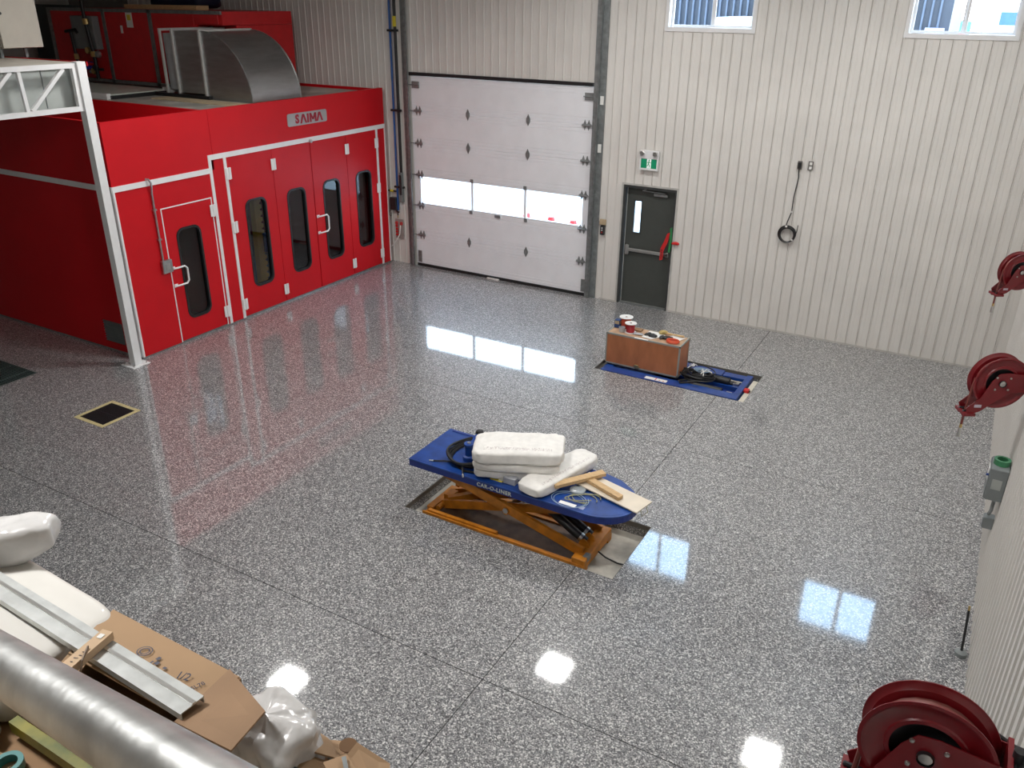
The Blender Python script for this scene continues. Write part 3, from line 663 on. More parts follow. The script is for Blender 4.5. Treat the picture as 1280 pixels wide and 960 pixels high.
MB().b(.02, .14, -10.44, -10.32, .012, 4.31).build('post', WHITE, tr)
cb = thing('electrical_cabinet', 'beige steel electrical cabinet standing above the prep bay', 'cabinet', (-1.6, -6.25, 4.28))
MB().b(-1.82, -1.52, -6.55, -5.955, 4.41, 5.25, .006).build('body', BEIGE, cb)
MB().b(-1.52, -1.50, -6.545, -5.96, 4.415, 5.245, .004).build('door', BEIGE, cb)
MB().lathe([(0, 0), (.02, 0), (.02, .02), (0, .02)], (-1.50, -6.50, 4.86), 'x', 10).build('lock', BLKP, cb)
for yy in (-6.14, -6.50): MB().b(-1.69, -1.65, yy-.02, yy+.02, 4.28, 4.41).build('leg', GREY, cb)
cb2 = MB().b(-3.2, -3.14, -4.9, -4.75, 3.445, 4.6).build('door_post_panel', mat('post_pale', (.35, .28, .30), .5)); bpy.data.objects.remove(cb2)
# grated prep bay floor
gp = thing('prep_bay_grating', 'dark green floor grating of the prep bay', 'grating', (-2.5, -8.5, -.15))
MB().b(PREP[0]+.01, PREP[1]-.01, PREP[2]+.01, PREP[3]-.01, -.159, -.06).build('pan', BLACK, gp)
n = 0; yy = PREP[3]-.03
while yy > PREP[2]+.03 and n < 60:
    MB().b(PREP[0]+.02, PREP[1]-.02, yy-.012, yy, -.06, -.004).build('bar', GRILL, gp); yy -= .035; n += 1
xx = PREP[1]-.2
while xx > PREP[0]: MB().b(xx-.01, xx, PREP[2]+.02, PREP[3]-.02, -.03, -.002).build('cross_bar', GRILL, gp); xx -= .4
m = MB(); slab(m, PREP[0], PREP[1], PREP[2], PREP[3], -.05, .002, [(PREP[0]+.018, PREP[1]-.018, PREP[2]+.018, PREP[3]-.018)]); m.build('frame', GRILL, gp)
# floor grate
fg = thing('floor_grate', 'black floor drain grate in a pale yellow frame', 'drain', (1.15, -7.84, -.15))
m = MB(); slab(m, GRATE[0]-.04, GRATE[1]+.04, GRATE[2]-.04, GRATE[3]+.04, .0005, .006, [(GRATE[0]+.012, GRATE[1]-.012, GRATE[2]+.012, GRATE[3]-.012)]); m.build('frame', PALEY, fg)
MB().b(GRATE[0]+.005, GRATE[1]-.005, GRATE[2]+.005, GRATE[3]-.005, -.155, -.10).build('pan', BLACK, fg)
for i in range(22):
    xx = GRATE[0]+.02+i*.0215; MB().b(xx, xx+.009, GRATE[2]+.012, GRATE[3]-.012, -.04, .001).build('bar', BLKP, fg)
MB().b(GRATE[0]+.012, GRATE[1]-.012, -7.84, -7.83, -.03, .003).build('cross_bar', BLKP, fg)
#@@LIFTS
# ================================================================ SCISSOR LIFT, RAISED
ZP = -.159
l1 = thing('scissor_lift', 'raised blue and orange scissor lift in the floor pit', 'lift', (7.15, -7.1, ZP))
ya, yb = -7.44, -6.84
MB().b(6.10, 7.98, ya+.04, yb-.04, ZP, ZP+.03).build('base_plate', RUST, l1)
for y in (ya, yb):
    r = MB().b(6.06, 8.05, y-.045, y+.045, ZP, ZP+.05).b(6.06, 8.05, y-.045 if y < -7 else y+.025, y-.025 if y < -7 else y+.045, ZP+.05, -.075)
    r.build('base_rail', ORANGE, l1)
    MB().b(6.12, 7.0, y-.022, y+.022, ZP+.05, -.055).build('slide_rail', ORANGE, l1)
m = MB().b(7.90, 8.05, ya-.04, yb+.04, ZP+.03, -.01, .008); m.build('end_beam', ORANGE, l1)
MB().b(6.06, 6.14, ya+.05, yb-.05, ZP+.03, -.06).build('end_beam', ORANGE, l1)
MB().b(8.0, 8.055, ya+.02, ya+.10, -.06, -.005).build('end_lug', GALVD, l1)
for y in (-7.36, -6.90):
    MB().bar((6.20, y, .455), (7.97, y, -.005), .034, .105).build('outer_arm', ORANGE, l1)
for y in (-7.27, -6.99):
    MB().bar((6.20, y, -.055), (7.93, y, .44), .034, .10).build('inner_arm', ORANGE, l1)
MB().tube([(7.08, -7.40, .20), (7.08, -6.86, .20)], .035, 12).build('pivot_shaft', ORANGE, l1, True)
for s_, y in ((-1, -7.385), (1, -6.875)): MB().lathe([(0, 0), (.034, 0), (.034, .02*s_), (0, .02*s_)], (7.08, y, .215), 'y', 6).build('pivot_bolt', STEEL, l1)
MB().tube([(6.20, -7.38, -.055), (6.20, -6.88, -.055)], .03, 10).b(6.16, 6.26, -7.2, -7.06, -.10, .02).build('roller_shaft', ORANGE, l1)
MB().bar((6.25, -7.24, .0), (6.55, -7.02, .05), .06, .08).build('lock_arm', ORANGE, l1)
for y in (-7.20, -7.07):
    MB().tube([(7.33, y, .36), (7.36, y, .34), (7.93, y, .015)], [.02, .046, .046], 14).build('hydraulic_cylinder', BLKP, l1, True)
    MB().tube([(7.86, y, .055), (7.89, y, .04)], .052, 14).build('clamp_ring', STEEL, l1, True)
    MB().prism([(7.86, -.02), (8.0, -.02), (7.98, .05), (7.93, .08), (7.89, .05)], 'y', y-.055, y-.047).build('cylinder_lug', ORANGE, l1)
MB().bar((7.30, -7.3, .38), (7.30, -6.96, .38), .05, .06).build('cross_member', ORANGE, l1)
for i in range(3): MB().prism([(7.09+i*.06, -7.487), (7.12+i*.06, -7.462), (7.15+i*.06, -7.487), (7.12+i*.06, -7.475)], 'z', ZP+.051, ZP+.0525).build('arrow_mark', YELLOW, l1)
# platform with a rounded right end
def plat(z0, z1, off=0):
    P = [(5.92+off, -7.505+off), (8.02, -7.505+off)]
    for i in range(1, 9): t = -PI/2+PI/2*i/9; P.append((8.02+(.41-off)*math.cos(t), -7.16+(.345-off)*math.sin(t)))
    P += [(8.43-off, -7.14), (8.40-off, -7.02), (8.28-off, -6.86), (8.10-off, -6.74), (7.90, -6.69-off), (5.92+off, -6.69-off)]
    return MB().prism(P, 'z', z0, z1)
pf = plat(.545, .56).build('platform', BLUE, l1)
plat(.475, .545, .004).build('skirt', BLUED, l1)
plat(.559, .5615, .03).build('checker_top', BLUE, pf)
MB().b(5.98, 6.50, -6.93+.19, -6.91+.19, .561, .566).build('slot_rail', BLUED, pf)
tm = text_mesh('CAR-O-LINER', .062, .0012, mat('lettering_pale', (.50, .54, .50), .5), bold=.0015, spacing=1.12)
inst(tm, 'lettering', l1, (7.0, -7.506, .512), (PI/2, 0, 0)); inst(tm, 'lettering', l1, (7.2, -6.683, .512), (PI/2, 0, PI))
MB().b(7.72, 7.90, -7.455, -7.405, .562, .5635).build('sticker', PAPER, l1)
MB().b(7.94, 7.99, -7.45, -7.40, .562, .5635).build('sticker', mat('sticker_lilac', (.40, .44, .62), .5), l1)
MB().b(6.90, 7.05, -7.42, -7.37, .562, .5635).build('sticker', YELLOW, l1)
# clamp unit and hose bundle on the platform
cu = thing('clamp_unit', 'blue clamp with black cap standing on the raised lift, left of the bags', 'clamp', (6.42, -7.0, .562))
MB().lathe([(0, 0), (.07, 0), (.07, .05), (.045, .06), (.045, .17), (.055, .18), (.055, .20), (0, .20)], (6.50, -7.19, .562), 'z', 18).build('swivel', BLUE, cu, True)
MB().b(6.38, 6.60, -7.02, -6.80, .562, .64, .01).build('base_block', BLUE, cu)
MB().bar((6.50, -7.08, .69), (6.47, -6.90, .72), .08, .08).build('jaw_arm', BLUE, cu)
MB().lathe([(0, 0), (.045, 0), (.05, .03), (.04, .06), (0, .065)], (6.46, -6.91, .72), 'z', 12).build('cap', BLKP, cu, True)
MB().lathe([(0, 0), (.02, 0), (.02, .012), (0, .012)], (6.50, -7.19, .762), 'z', 10).build('bolt', STEEL, cu, True)
random.seed(2)
m = MB()
for k in range(4):
    P = []
    for i in range(26):
        t = 2.0+4.3*i/25+k*.07; P.append((6.50+(.22+.014*k)*math.cos(t), -7.12+(.26+.014*k)*math.sin(t), .577+.022*k+.012*math.sin(3*t+k)))
    m.tube(P, .015, 6)
m.tube([(6.45, -7.38, .575), (6.6, -7.44, .575), (6.75, -7.40, .575), (7.05, -7.33, .58)], .013, 6)
hs = m.build('hose_bundle', BLACK, None, True); tag(hs, 'loops of black hose looped around the blue clamp on the raised lift', 'hose')
for i, (p0, p1) in enumerate((((6.42, -7.33, .575), (6.19, -7.425, .572)), ((6.53, -7.38, .60), (6.63, -7.52, .585)))):
    MB().tube([p0, ((p0[0]+p1[0])/2, (p0[1]+p1[1])/2, p0[2]+.005), p1], .009, 6).build('hose_tail', BLACK, hs, True)
    d = (Vector(p1)-Vector(p0)).normalized(); MB().tube([p1, tuple(Vector(p1)+d*.045)], .010, 8).build('hose_fitting', STEEL, hs, True)
bx = MB().b(7.06, 7.20, -7.42, -7.34, .562, .64, .006).build('small_box', mat('small_grey_box', (.42, .43, .46), .4)); tag(bx, 'small grey box on the raised lift below the bag stack', 'box')
cm = MB().prism([(6.99, .563), (7.04, .563), (7.055, .61), (7.02, .615)], 'y', -7.40, -7.37).build('paper_scrap', PAPER); tag(cm, 'small curled white paper next to the grey box on the lift', 'paper')
# bags
zs = .566
for i, (cx, cy, rz, sx, sy, sz, lb) in enumerate((
        (7.06, -7.15, .42, .86, .46, .115, 'white woven bag, bottom of the three stacked on the raised lift'),
        (7.08, -7.17, .45, .90, .47, .105, 'white woven bag, middle of the three stacked on the raised lift'),
        (7.11, -7.17, .47, .94, .50, .15, 'white woven bag, top of the three stacked on the raised lift'))):
    b_ = MB().soft((0, 0, 0), (sx, sy, sz), 0, .28, .030, i+2, 72, 32, 8).build('insulation_bag', BAG, None, True); b_.location = (cx, cy, zs); b_.rotation_euler.z = rz; tag(b_, lb, 'bag', 'white bags on the raised lift'); zs += sz*.97
b_ = MB().soft((0, 0, 0), (1.02, .32, .125), 0, .32, .03, 9, 64, 28, 6).build('insulation_bag', BAG, None, True); b_.location = (7.515, -7.03, .566); b_.rotation_euler.z = 1.33
tag(b_, 'white bag lying crosswise under the stack, its end towards the camera', 'bag', 'white bags on the raised lift')
# board, T of pine pieces, cables
bdm = MB().bar((7.735, -6.955, .600), (8.50, -7.125, .578), .27, .012).build('pale_board', PLY); tag(bdm, 'pale flat board lying at the right end of the raised lift', 'board')
p1 = MB().bar((7.60, -7.33, .655), (7.93, -6.83, .648), .085, .036).build('pine_batten', PINE); tag(p1, 'longer pine batten on the raised lift, left arm of the T', 'timber', 'pine pieces on the raised lift')
p2 = MB().bar((7.83, -6.995, .628), (8.25, -7.14, .617), .075, .036).build('pine_batten', PINE); tag(p2, 'shorter pine block on the pale board, forming the stem of the T', 'timber', 'pine pieces on the raised lift')
CAB1 = mat('cable_olive', (.33, .33, .20), .5); CAB2 = mat('cable_pale_blue', (.30, .42, .55), .4)
m = MB()
for k in range(3):
    m.tube([(7.92+(.13+.02*k)*math.cos(t), -7.27+(.09+.015*k)*math.sin(t+k*.5), .572+.006*k) for t in [5.2*i/22 for i in range(23)]], .005, 5)
tag(MB().tube([(8.38, -7.02, .572), (8.48, -7.03, .56), (8.52, -7.07, .50), (8.47, -7.10, .45), (8.44, -7.06, .50), (8.43, -7.0, .565)], .005, 5).build('wire_loop', CAB1, None, True), 'thin wire loop hanging off the right tip of the raised lift', 'wire')
tag(m.build('cable_coil', CAB1, None, True), 'olive cable loops on the raised lift in front of the pale board', 'cable')
m = MB()
m.tube([(7.80+(.15+.004*t)*math.cos(t), -7.37+(.12+.002*t)*math.sin(t), .568+.0015*t) for t in [4.2*PI*i/50 for i in range(51)]], .0035, 5)
tag(m.build('cable_coil', CAB2, None, True), 'thin pale blue cable ring lying over the white sticker of the lift', 'cable')
pb_ = MB().soft((7.80, -7.18, .583), (.17, .13, .04), .3, .6, .02, 5).build('plastic_bag', mat('clear_bag', (.30, .34, .36), .15, coat=.8, bump=.8, bscale=40), None, True); tag(pb_, 'crumpled clear plastic bag beside the pine batten on the lift', 'bag')
cb_ = MB().tube([(8.06, -7.16, -.09), (8.16, -7.20, -.10), (8.28, -7.17, -.145), (8.42, -7.15, -.147)], .009, 6).build('power_cable', BLACK, None, True); tag(cb_, 'black cable running from the lift base to the pit wall', 'cable')
MB().tube([(8.37, -7.15, -.145), (8.41, -7.15, -.145)], .015, 8).build('gland', mat('gland_brown', (.12, .05, .03)), cb_)
# sunken steel edge of pits
for nm, P in (('pit_edge', PIT1), ('pit_edge', PIT2)):
    m = MB(); slab(m, P[0]+.001, P[1]-.001, P[2]+.001, P[3]-.001, -.06, -.002, [(P[0]+.008, P[1]-.008, P[2]+.008, P[3]-.008)]); m.build(nm, mat('edge_steel', (.16, .15, .13), .6, .3), floor)
# ================================================================ SCISSOR LIFT, LOWERED
l2 = thing('scissor_lift', 'lowered blue scissor lift flush with the floor under the wooden crate', 'lift', (7.2, -2.55, ZP))
MB().b(6.20, 8.22, -3.030, -2.84, -.03, .010, .004).build('side_plate', BLUE, l2)
MB().b(6.30, 7.86, -2.30, -2.10, -.03, .010, .004).build('side_plate', BLUE, l2)
MB().b(7.86, 8.22, -2.24, -2.10, -.06, -.01, .004).build('side_plate', BLUE, l2)
MB().b(6.20, 6.32, -2.84, -2.30, -.05, .005).build('cross_plate', BLUE, l2)
MB().b(8.20, 8.29, -3.025, -2.10, -.12, .012, .006).build('end_beam', BLUE, l2)
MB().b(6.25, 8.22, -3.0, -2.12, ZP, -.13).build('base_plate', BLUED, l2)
for y in (-2.72, -2.45): MB().b(6.9, 8.18, y-.03, y+.03, -.13, -.06).build('arm', BLUE, l2)
for (y, x0) in ((-2.80, 7.50), (-2.40, 7.45)): 
    MB().tube([(x0, y, -.02), (8.02, y, -.025)], .055, 14).tube([(8.02, y, -.045), (8.12, y, -.045)], .03, 10).build('hydraulic_cylinder', BLACK, l2, True)
    MB().b(8.08, 8.16, y-.045, y+.045, -.07, -.02).build('cylinder_eye', STEEL, l2)
st = MB().b(6.90, 7.24, -3.005, -2.92, .0105, .0125).build('sticker', PAPER, l2)
MB().b(7.06, 7.075, -3.0, -2.925, .0125, .013).build('sticker_mark', REDP, st)
for xx in (7.12, 7.18): MB().b(xx, xx+.02, -2.985, -2.965, .0125, .013).build('sticker_mark', mat('mark_orange', (.7, .25, .03)), st)
o = MB().b(8.292, 8.37, -2.66, -2.58, -.033, .02, .012).build('red_plug', REDP); tag(o, 'small dark red plug at the right end of the lowered lift', 'plug')
MB().b(8.37, 8.385, -2.63, -2.61, -.02, .005).build('stem', BLKP, o)
MB().b(8.31, 8.404, -3.04, -2.16, -.16, -.035).build('pit_ledge', mat('pale_concrete', (.62, .58, .48), .8), floor)
hc = MB()
random.seed(5)
for k in range(7):
    cx, cy = 7.56+random.uniform(-.05, .06), -2.56+random.uniform(-.05, .05); ra, rb = random.uniform(.17, .27), random.uniform(.12, .20)
    ph = random.random()*6
    hc.tube([(cx+ra*math.cos(t), cy+rb*math.sin(t), .03+.012*k+.012*math.sin(2*t+ph)) for t in [2*PI*i/26 for i in range(27)]], .013 if k % 2 else .009, 6, False)
hc.tube([(7.5, -2.72, .02), (7.38, -2.86, .03), (7.42, -2.92, .025), (7.62, -2.80, .04)], .014, 6)
hco = hc.build('hose_coil', BLACK, None, True); tag(hco, 'coiled black hydraulic hoses on the lowered lift beside the crate', 'hose')
m = MB()
for k in range(16):
    a = random.random()*2*PI; q = random.uniform(.05, .15); cx, cy = (7.47, -2.45) if k < 8 else (7.66, -2.58)
    m.tube([(cx, cy, .12), (cx+.5*q*math.cos(a), cy+.5*q*math.sin(a), .15), (cx+q*math.cos(a), cy+q*math.sin(a), .11+random.random()*.03)], .006, 5)
tag(m.build('cable_ties', PAPER, None, True), 'white cable ties knotted around the black hose coil by the crate', 'cable ties', kind='stuff')
m = MB()
for k in range(5):
    m.tube([(7.63+(.08+.01*k)*math.cos(t), -2.57+(.05+.006*k)*math.sin(t), .115+.007*k) for t in [2*PI*i/18 for i in range(19)]], .004, 5, False)
tag(m.build('cable_coil', CAB2, None, True), 'small pale wire ring on top of the black hose coil', 'cable')
# ================================================================ CRATE
CX0, CX1, CY0, CY1, CZ0, CZ1 = 6.17, 7.34, -2.80, -2.375, .035, .525
cr = thing('wooden_crate', 'reddish brown plywood crate standing on the lowered lift', 'crate', (6.75, -2.59, .02))
MB().b(CX0+.01, CX1-.01, CY0, CY0+.015, CZ0, CZ1-.005).build('front_panel', CRATE, cr)
MB().b(CX0+.01, CX1-.01, CY1-.015, CY1, CZ0, CZ1-.005).build('back_panel', CRATE, cr)
MB().b(CX0, CX0+.015, CY0, CY1, CZ0, CZ1-.005).build('end_panel', CRATE, cr)
MB().b(CX1-.015, CX1, CY0, CY1, CZ0, CZ1-.005).build('end_panel', CRATE, cr)
MB().b(CX0, CX1, CY0, CY1, CZ1-.012, CZ1).build('lid', CRATE2, cr)
MB().b(CX0+.02, CX1-.02, CY0+.02, CY1-.02, CZ0, CZ0+.015).build('bottom_panel', CRATE, cr)
AL = mat('crate_edging', (.33, .34, .31), .45, .3)
def edge(*a): MB().b(*a).build('edge_strip', AL, cr)
for yy in (CY0, CY1):
    s0, s1 = (yy-.004, yy+.02) if yy == CY0 else (yy-.02, yy+.004)
    edge(CX0-.004, CX1+.004, s0, s1, CZ1-.02, CZ1+.004); edge(CX0-.004, CX1+.004, s0, s1, CZ0-.004, CZ0+.02)
    for xx in (CX0-.004, CX1-.018): edge(xx, xx+.022, s0, s1, CZ0, CZ1)
for xx in (CX0-.004, CX1-.018): edge(xx, xx+.022, CY0, CY1, CZ1-.02, CZ1+.0045); edge(xx, xx+.022, CY0, CY1, CZ0-.004, CZ0+.02)
lt = MB().b(6.66, 6.72, CY0-.014, CY0-.002, .035, .10, .003).b(6.645, 6.735, CY0-.010, CY0-.002, .055, .085).build('latch', BRASS, cr)
for xx in (6.2, 7.23):
    for yy in (CY0+.02, CY1-.10): MB().b(xx, xx+.08, yy, yy+.08, .0105, CZ0).build('foot', BLKP, cr)
ZT = CZ1+.0055
def spool(x, y, r, h, lab, mt):
    s_ = thing('wire_spool', lab, 'spool', (x, y, ZT), group='wire spools on the crate')
    MB().lathe([(0, 0), (r, 0), (r, .006), (0, .006)], (x, y, ZT), 'z', 24).build('flange', SPOOLW, s_)
    MB().lathe([(.02, h-.006), (r, h-.006), (r, h), (.02, h), (.02, h-.006)], (x, y, ZT), 'z', 24).build('flange', SPOOLW, s_)
    MB().lathe([(.02, .006)]+[(r*.66+.004*(i % 2), .008+(h-.016)*i/16) for i in range(17)]+[(.02, h-.006)], (x, y, ZT), 'z', 24).build('winding', mt, s_)
spool(6.355, -2.50, .105, .185, 'larger wire spool with orange-red winding on the crate', mat('winding_orange', (.50, .07, .03), .5))
spool(6.485, -2.63, .090, .15, 'smaller wire spool with dark red winding on the crate', mat('winding_red', (.38, .01, .02), .45))
o = MB().b(6.185, 6.275, -2.56, -2.47, ZT, ZT+.12, .004).build('small_carton', mat('carton_blue', (.02, .06, .20), .5)); tag(o, 'small blue carton with tan face on the left end of the crate', 'carton')
MB().b(6.195, 6.265, -2.5605, -2.5605-.002, ZT+.06, ZT+.112).build('label', TAN, o); MB().b(6.275, 6.277, -2.55, -2.48, ZT+.06, ZT+.112).build('label', TAN, o)
o = MB().lathe([(.035, 0), (.045, .0), (.05, .07), (.046, .07), (.040, .006), (.0, .006), (0, 0), (.045, 0)], (6.36, -2.665, ZT), 'z', 18).build('clear_cup', mat('cup_clear', (.45, .47, .50), .12, coat=.8), None, True); tag(o, 'clear plastic cup in front of the larger spool on the crate', 'cup')
o = MB().soft((6.62, -2.66, ZT+.012), (.16, .07, .02), .2, .6, .012, 3, fq=16).build('clear_wrap', mat('wrap_grey', (.50, .52, .56), .2, coat=.7, bump=.6), None, True); tag(o, 'scrunched clear wrapping beside the smaller spool', 'wrapping')
o = MB().b(6.50, 6.62, -2.54, -2.44, ZT, ZT+.02).build('brown_scrap', CARDD); tag(o, 'small brown cardboard scrap behind the smaller spool', 'cardboard')
def sheet(P, z, th=.002): return MB().prism(P, 'z', z, z+th)
o = sheet([(6.70, -2.72), (6.86, -2.74), (7.0, -2.52), (6.97, -2.42), (6.72, -2.42)], ZT).build('paper_sheet', PAPER); tag(o, 'large white paper sheet under the left black glove on the crate', 'paper')
o = sheet([(7.03, -2.55), (7.24, -2.60), (7.30, -2.44), (7.10, -2.41)], ZT).build('paper_sheet', PAPER); tag(o, 'white paper sheet near the right end of the crate', 'paper')
o = sheet([(6.62, -2.815), (6.84, -2.815), (6.84, -2.78), (6.62, -2.78)], CZ1+.0045).build('paper_label', PAPER); tag(o, 'narrow white label on the front lid edge of the crate', 'label')
for i, (x, y, rz, lb) in enumerate(((6.84, -2.62, -.25, 'left black glove lying on white paper on the crate'), (7.07, -2.60, .2, 'right black glove lying beside the orange coil'))):
    g_ = MB().soft((x, y, ZT+.018), (.15, .10, .032), rz, .6, .02, i+20, fq=16)
    for k in range(4): 
        a = rz+PI-.5+k*.3; g_.tube([(x+.04*math.cos(a), y+.04*math.sin(a), ZT+.018), (x+.09*math.cos(a), y+.09*math.sin(a), ZT+.022), (x+.125*math.cos(a+.1), y+.125*math.sin(a+.1), ZT+.012)], [.014, .013, .010], 7)
    tag(g_.build('glove', BLACK, None, True), lb, 'glove', 'black gloves on the crate')
m = MB()
for k in range(5): m.tube([(7.185+(.085+.006*(k % 3))*math.cos(t), -2.695+(.062+.006*(k % 2))*math.sin(t), ZT+.008+.007*k) for t in [2*PI*i/26 for i in range(27)]], .008, 6, False)
tag(m.build('cable_coil', CORAL, None, True), 'coral red cable coil at the right end of the crate', 'cable')
bs = thing('bench_brush', 'hand brush with straw bristles and wooden handle on the crate', 'brush', (6.98, -2.44, ZT))
MB().soft((6.94, -2.45, ZT+.03), (.12, .09, .055), .1, .7, .02, 31, fq=18).build('bristles', mat('straw', (.55, .42, .16), .8, var=.2, vscale=60), bs, True)
MB().tube([(6.99, -2.455, ZT+.028), (7.12, -2.45, ZT+.026), (7.27, -2.44, ZT+.022)], [.016, .012, .016], 10).build('handle', PINE, bs, True)
# ================================================================ BACK WALL FITTINGS
pw = -.031
bp_ = thing('air_supply_pipe', 'blue compressed air pipe beside the overhead door', 'pipe', (.2, -.05, 1.1))
MB().tube([(.205, -.06, CEIL-.1), (.205, -.06, 1.12)], .022, 10).build('pipe', BLUEP, bp_, True)
for z in (4.55, 3.10, 1.6): MB().b(.15, .38, -.09, pw, z-.02, z+.02).build('pipe_clip', BLKP, bp_)
cp = thing('power_conduit', 'black conduit running down right of the blue air pipe', 'conduit', (.32, -.05, 1.9))
MB().tube([(.32, -.055, CEIL-.1), (.32, -.055, 1.9)], .03, 10).build('pipe', BLKP, cp, True)
MB().b(.285, .355, -.10, pw, 1.30, 1.9, .006).build('switch_box', GREY, cp); MB().b(.29, .35, -.105, -.10, 1.45, 1.85).build('switch_face', BLKP, cp)
MB().b(.29, .35, -.085, -.05, 4.62, 4.80).build('yellow_band', YELLOW, cp)
ab = thing('air_service_unit', 'dark air regulator box with hanging hooks at the foot of the blue pipe', 'regulator', (.12, -.05, 1.1))
MB().b(.04, .20, -.13, pw, 1.12, 1.38, .01).build('box', BLKP, ab)
MB().tube([(-.12, -.05, 1.50), (.18, -.05, 1.50)], .018, 8).build('side_pipe', BLKP, ab, True); MB().tube([(.02, -.05, 1.50), (.10, -.05, 1.50)], .024, 8).build('yellow_band', YELLOW, ab, True)
MB().tube([(.05, -.10, 1.10), (.0, -.10, 1.09), (.0, -.10, .99), (.045, -.10, .985), (.05, -.10, 1.06)], .006, 6).build('hook', BLKP, ab, True)
MB().tube([(.18, -.08, 1.10), (.25, -.10, 1.09)], .02, 8).tube([(.22, -.10, 1.12), (.22, -.10, 1.02)], .012, 8).build('valve', BLKP, ab, True)
MB().tube([(.22, -.10, 1.02), (.22, -.10, .97)], .012, 8).build('brass_tip', BRASS, ab, True)
hsn = thing('coupler_board', 'grey board with red couplers mounted left of the overhead door', 'coupler board', (.2, -.03, .55))
MB().b(.10, .30, -.044, pw, .52, .93, .003).build('plate', mat('board_grey', (.33, .29, .27), .5), hsn)
for a in (.14, .26): MB().lathe([(.018, -.012), (.034, -.012), (.034, .012), (.018, .012), (.018, -.012)], (a, -.05, .84), 'y', 14).build('gauge_ring', REDP, hsn)
for z in (.60, .66, .72, .78): MB().b(.12, .175, -.075, -.044, z-.02, z+.02, .004).build('coupler', REDP, hsn)
MB().tube([(.24, -.06, .80), (.23, -.08, .62), (.16, -.09, .50), (.04, -.07, .36), (-.06, -.06, .30), (-.115, -.06, .28)], .012, 8).build('white_hose', SPOOLW, hsn, True)
# push-button station right of the overhead door
ps = thing('push_button_station', 'small control box with dark buttons between overhead door and exit door', 'control', (4.82, -.05, 1.3))
MB().b(4.75, 4.87, -.07, pw, 1.42, 1.52, .006).build('junction_box', mat('box_tan', (.48, .38, .24), .5), ps)
MB().b(4.775, 4.855, -.09, -.031, 1.24, 1.41, .008).build('button_box', BLKP, ps)
MB().tube([(4.73, -.05, 1.47), (4.76, -.05, 1.47)], .018, 8).build('conduit', GALVD, ps, True)
for z in (1.29, 1.33, 1.37): MB().lathe([(0, 0), (.012, 0), (.012, -.008), (0, -.008)], (4.815, -.09, z), 'y', 10).build('button', (REDP, WHITE, WHITE)[int((z-1.28)*25)], ps)
# exit sign
ex = thing('exit_sign', 'green running man exit sign with two lamp heads above the exit door', 'sign', (5.605, -.05, 2.47))
ZL, ZH = 2.475, 2.80
m = MB(); slab(m, 5.44, 5.775, ZL, ZH, -.085, pw, [(5.465, 5.75, 2.505, 2.665)], ax='y'); m.build('housing', WHITE, ex)
MB().b(5.465, 5.75, -.075, -.06, 2.505, 2.665).build('sign_panel', SIGNG, ex)
MB().b(5.572, 5.648, -.078, -.075, 2.508, 2.662).build('white_field', SIGNW, ex)
m = MB(); q = -.0795
m.lathe([(0, 0), (.012, 0), (.012, .0015), (0, .0015)], (5.612, q, 2.640), 'y', 12)
for (a, b_, wd) in (((5.612, 2.622), (5.602, 2.578), .016), ((5.602, 2.578), (5.625, 2.555), .011), ((5.625, 2.555), (5.620, 2.525), .010), ((5.602, 2.578), (5.588, 2.550), .011), ((5.588, 2.550), (5.568, 2.548), .009), ((5.612, 2.618), (5.635, 2.598), .008), ((5.635, 2.598), (5.645, 2.610), .007), ((5.608, 2.615), (5.585, 2.605), .008), ((5.585, 2.605), (5.578, 2.588), .007)):
    m.bar((a[0], q, a[1]), (b_[0], q, b_[1]), .0018, wd, (0, 0, 1) if abs(a[0]-b_[0]) > .002 else (1, 0, 0))
m.build('running_figure', SIGNG, ex)
for xx in (5.49, 5.725): MB().lathe([(0, .0), (.03, .0), (.042, -.05), (.036, -.055), (0, -.055)], (xx, -.085, 2.755), 'y', 16).build('lamp_head', STEEL, ex, True)
# ribbon on the door edge
rb = thing('door_ribbon', 'red and green ribbon tied to the edge of the exit door', 'ribbon', (6.08, -.03, 1.1))
MB().prism([(6.035, 1.42), (6.085, 1.45), (6.06, 1.28), (5.99, 1.10), (5.985, .95), (5.93, .93), (5.935, 1.15), (5.99, 1.28)], 'y', -.045, -.035).build('red_band', REDP, rb)
for i in range(5): MB().b(5.945, 5.975, -.048, -.0455, .97+i*.035, .985+i*.035).build('lettering_mark', BLKP, rb)
MB().prism([(6.075, 1.52), (6.115, 1.54), (6.125, 1.30), (6.105, 1.08), (6.07, 1.10), (6.085, 1.30)], 'y', -.038, -.030).build('green_band', GREENR, rb)
MB().soft((6.20, -.05, 1.27), (.14, .03, .06), 0, .8, .01, 3, fq=14).build('bow_loop', REDP, rb, True)
# outlets and cable coil
ot = thing('wall_outlet', 'grey outlet with a black cable plugged in, left of the twin outlet', 'outlet', (8.09, -.03, 2.75), group='outlets on the back wall')
MB().b(8.055, 8.125, -.044, pw, 2.73, 2.86, .004).build('plate', mat('plate_grey', (.16, .15, .14), .5), ot); MB().b(8.065, 8.115, -.074, -.044, 2.75, 2.84, .005).build('plug', BLKP, ot)
ot = thing('wall_outlet', 'grey twin outlet with white sockets on the back wall', 'outlet', (8.255, -.03, 2.75), group='outlets on the back wall')
MB().b(8.215, 8.29, -.044, pw, 2.735, 2.87, .004).build('plate', MATS['plate_grey'], ot)
for z in (2.77, 2.835): MB().b(8.235, 8.275, -.050, -.044, z-.022, z+.022, .004).build('socket', PAPER, ot)
cc = thing('cable_coil', 'black cable coil hanging on the white back wall', 'cable', (8.05, -.06, 1.6))
m = MB(); random.seed(8)
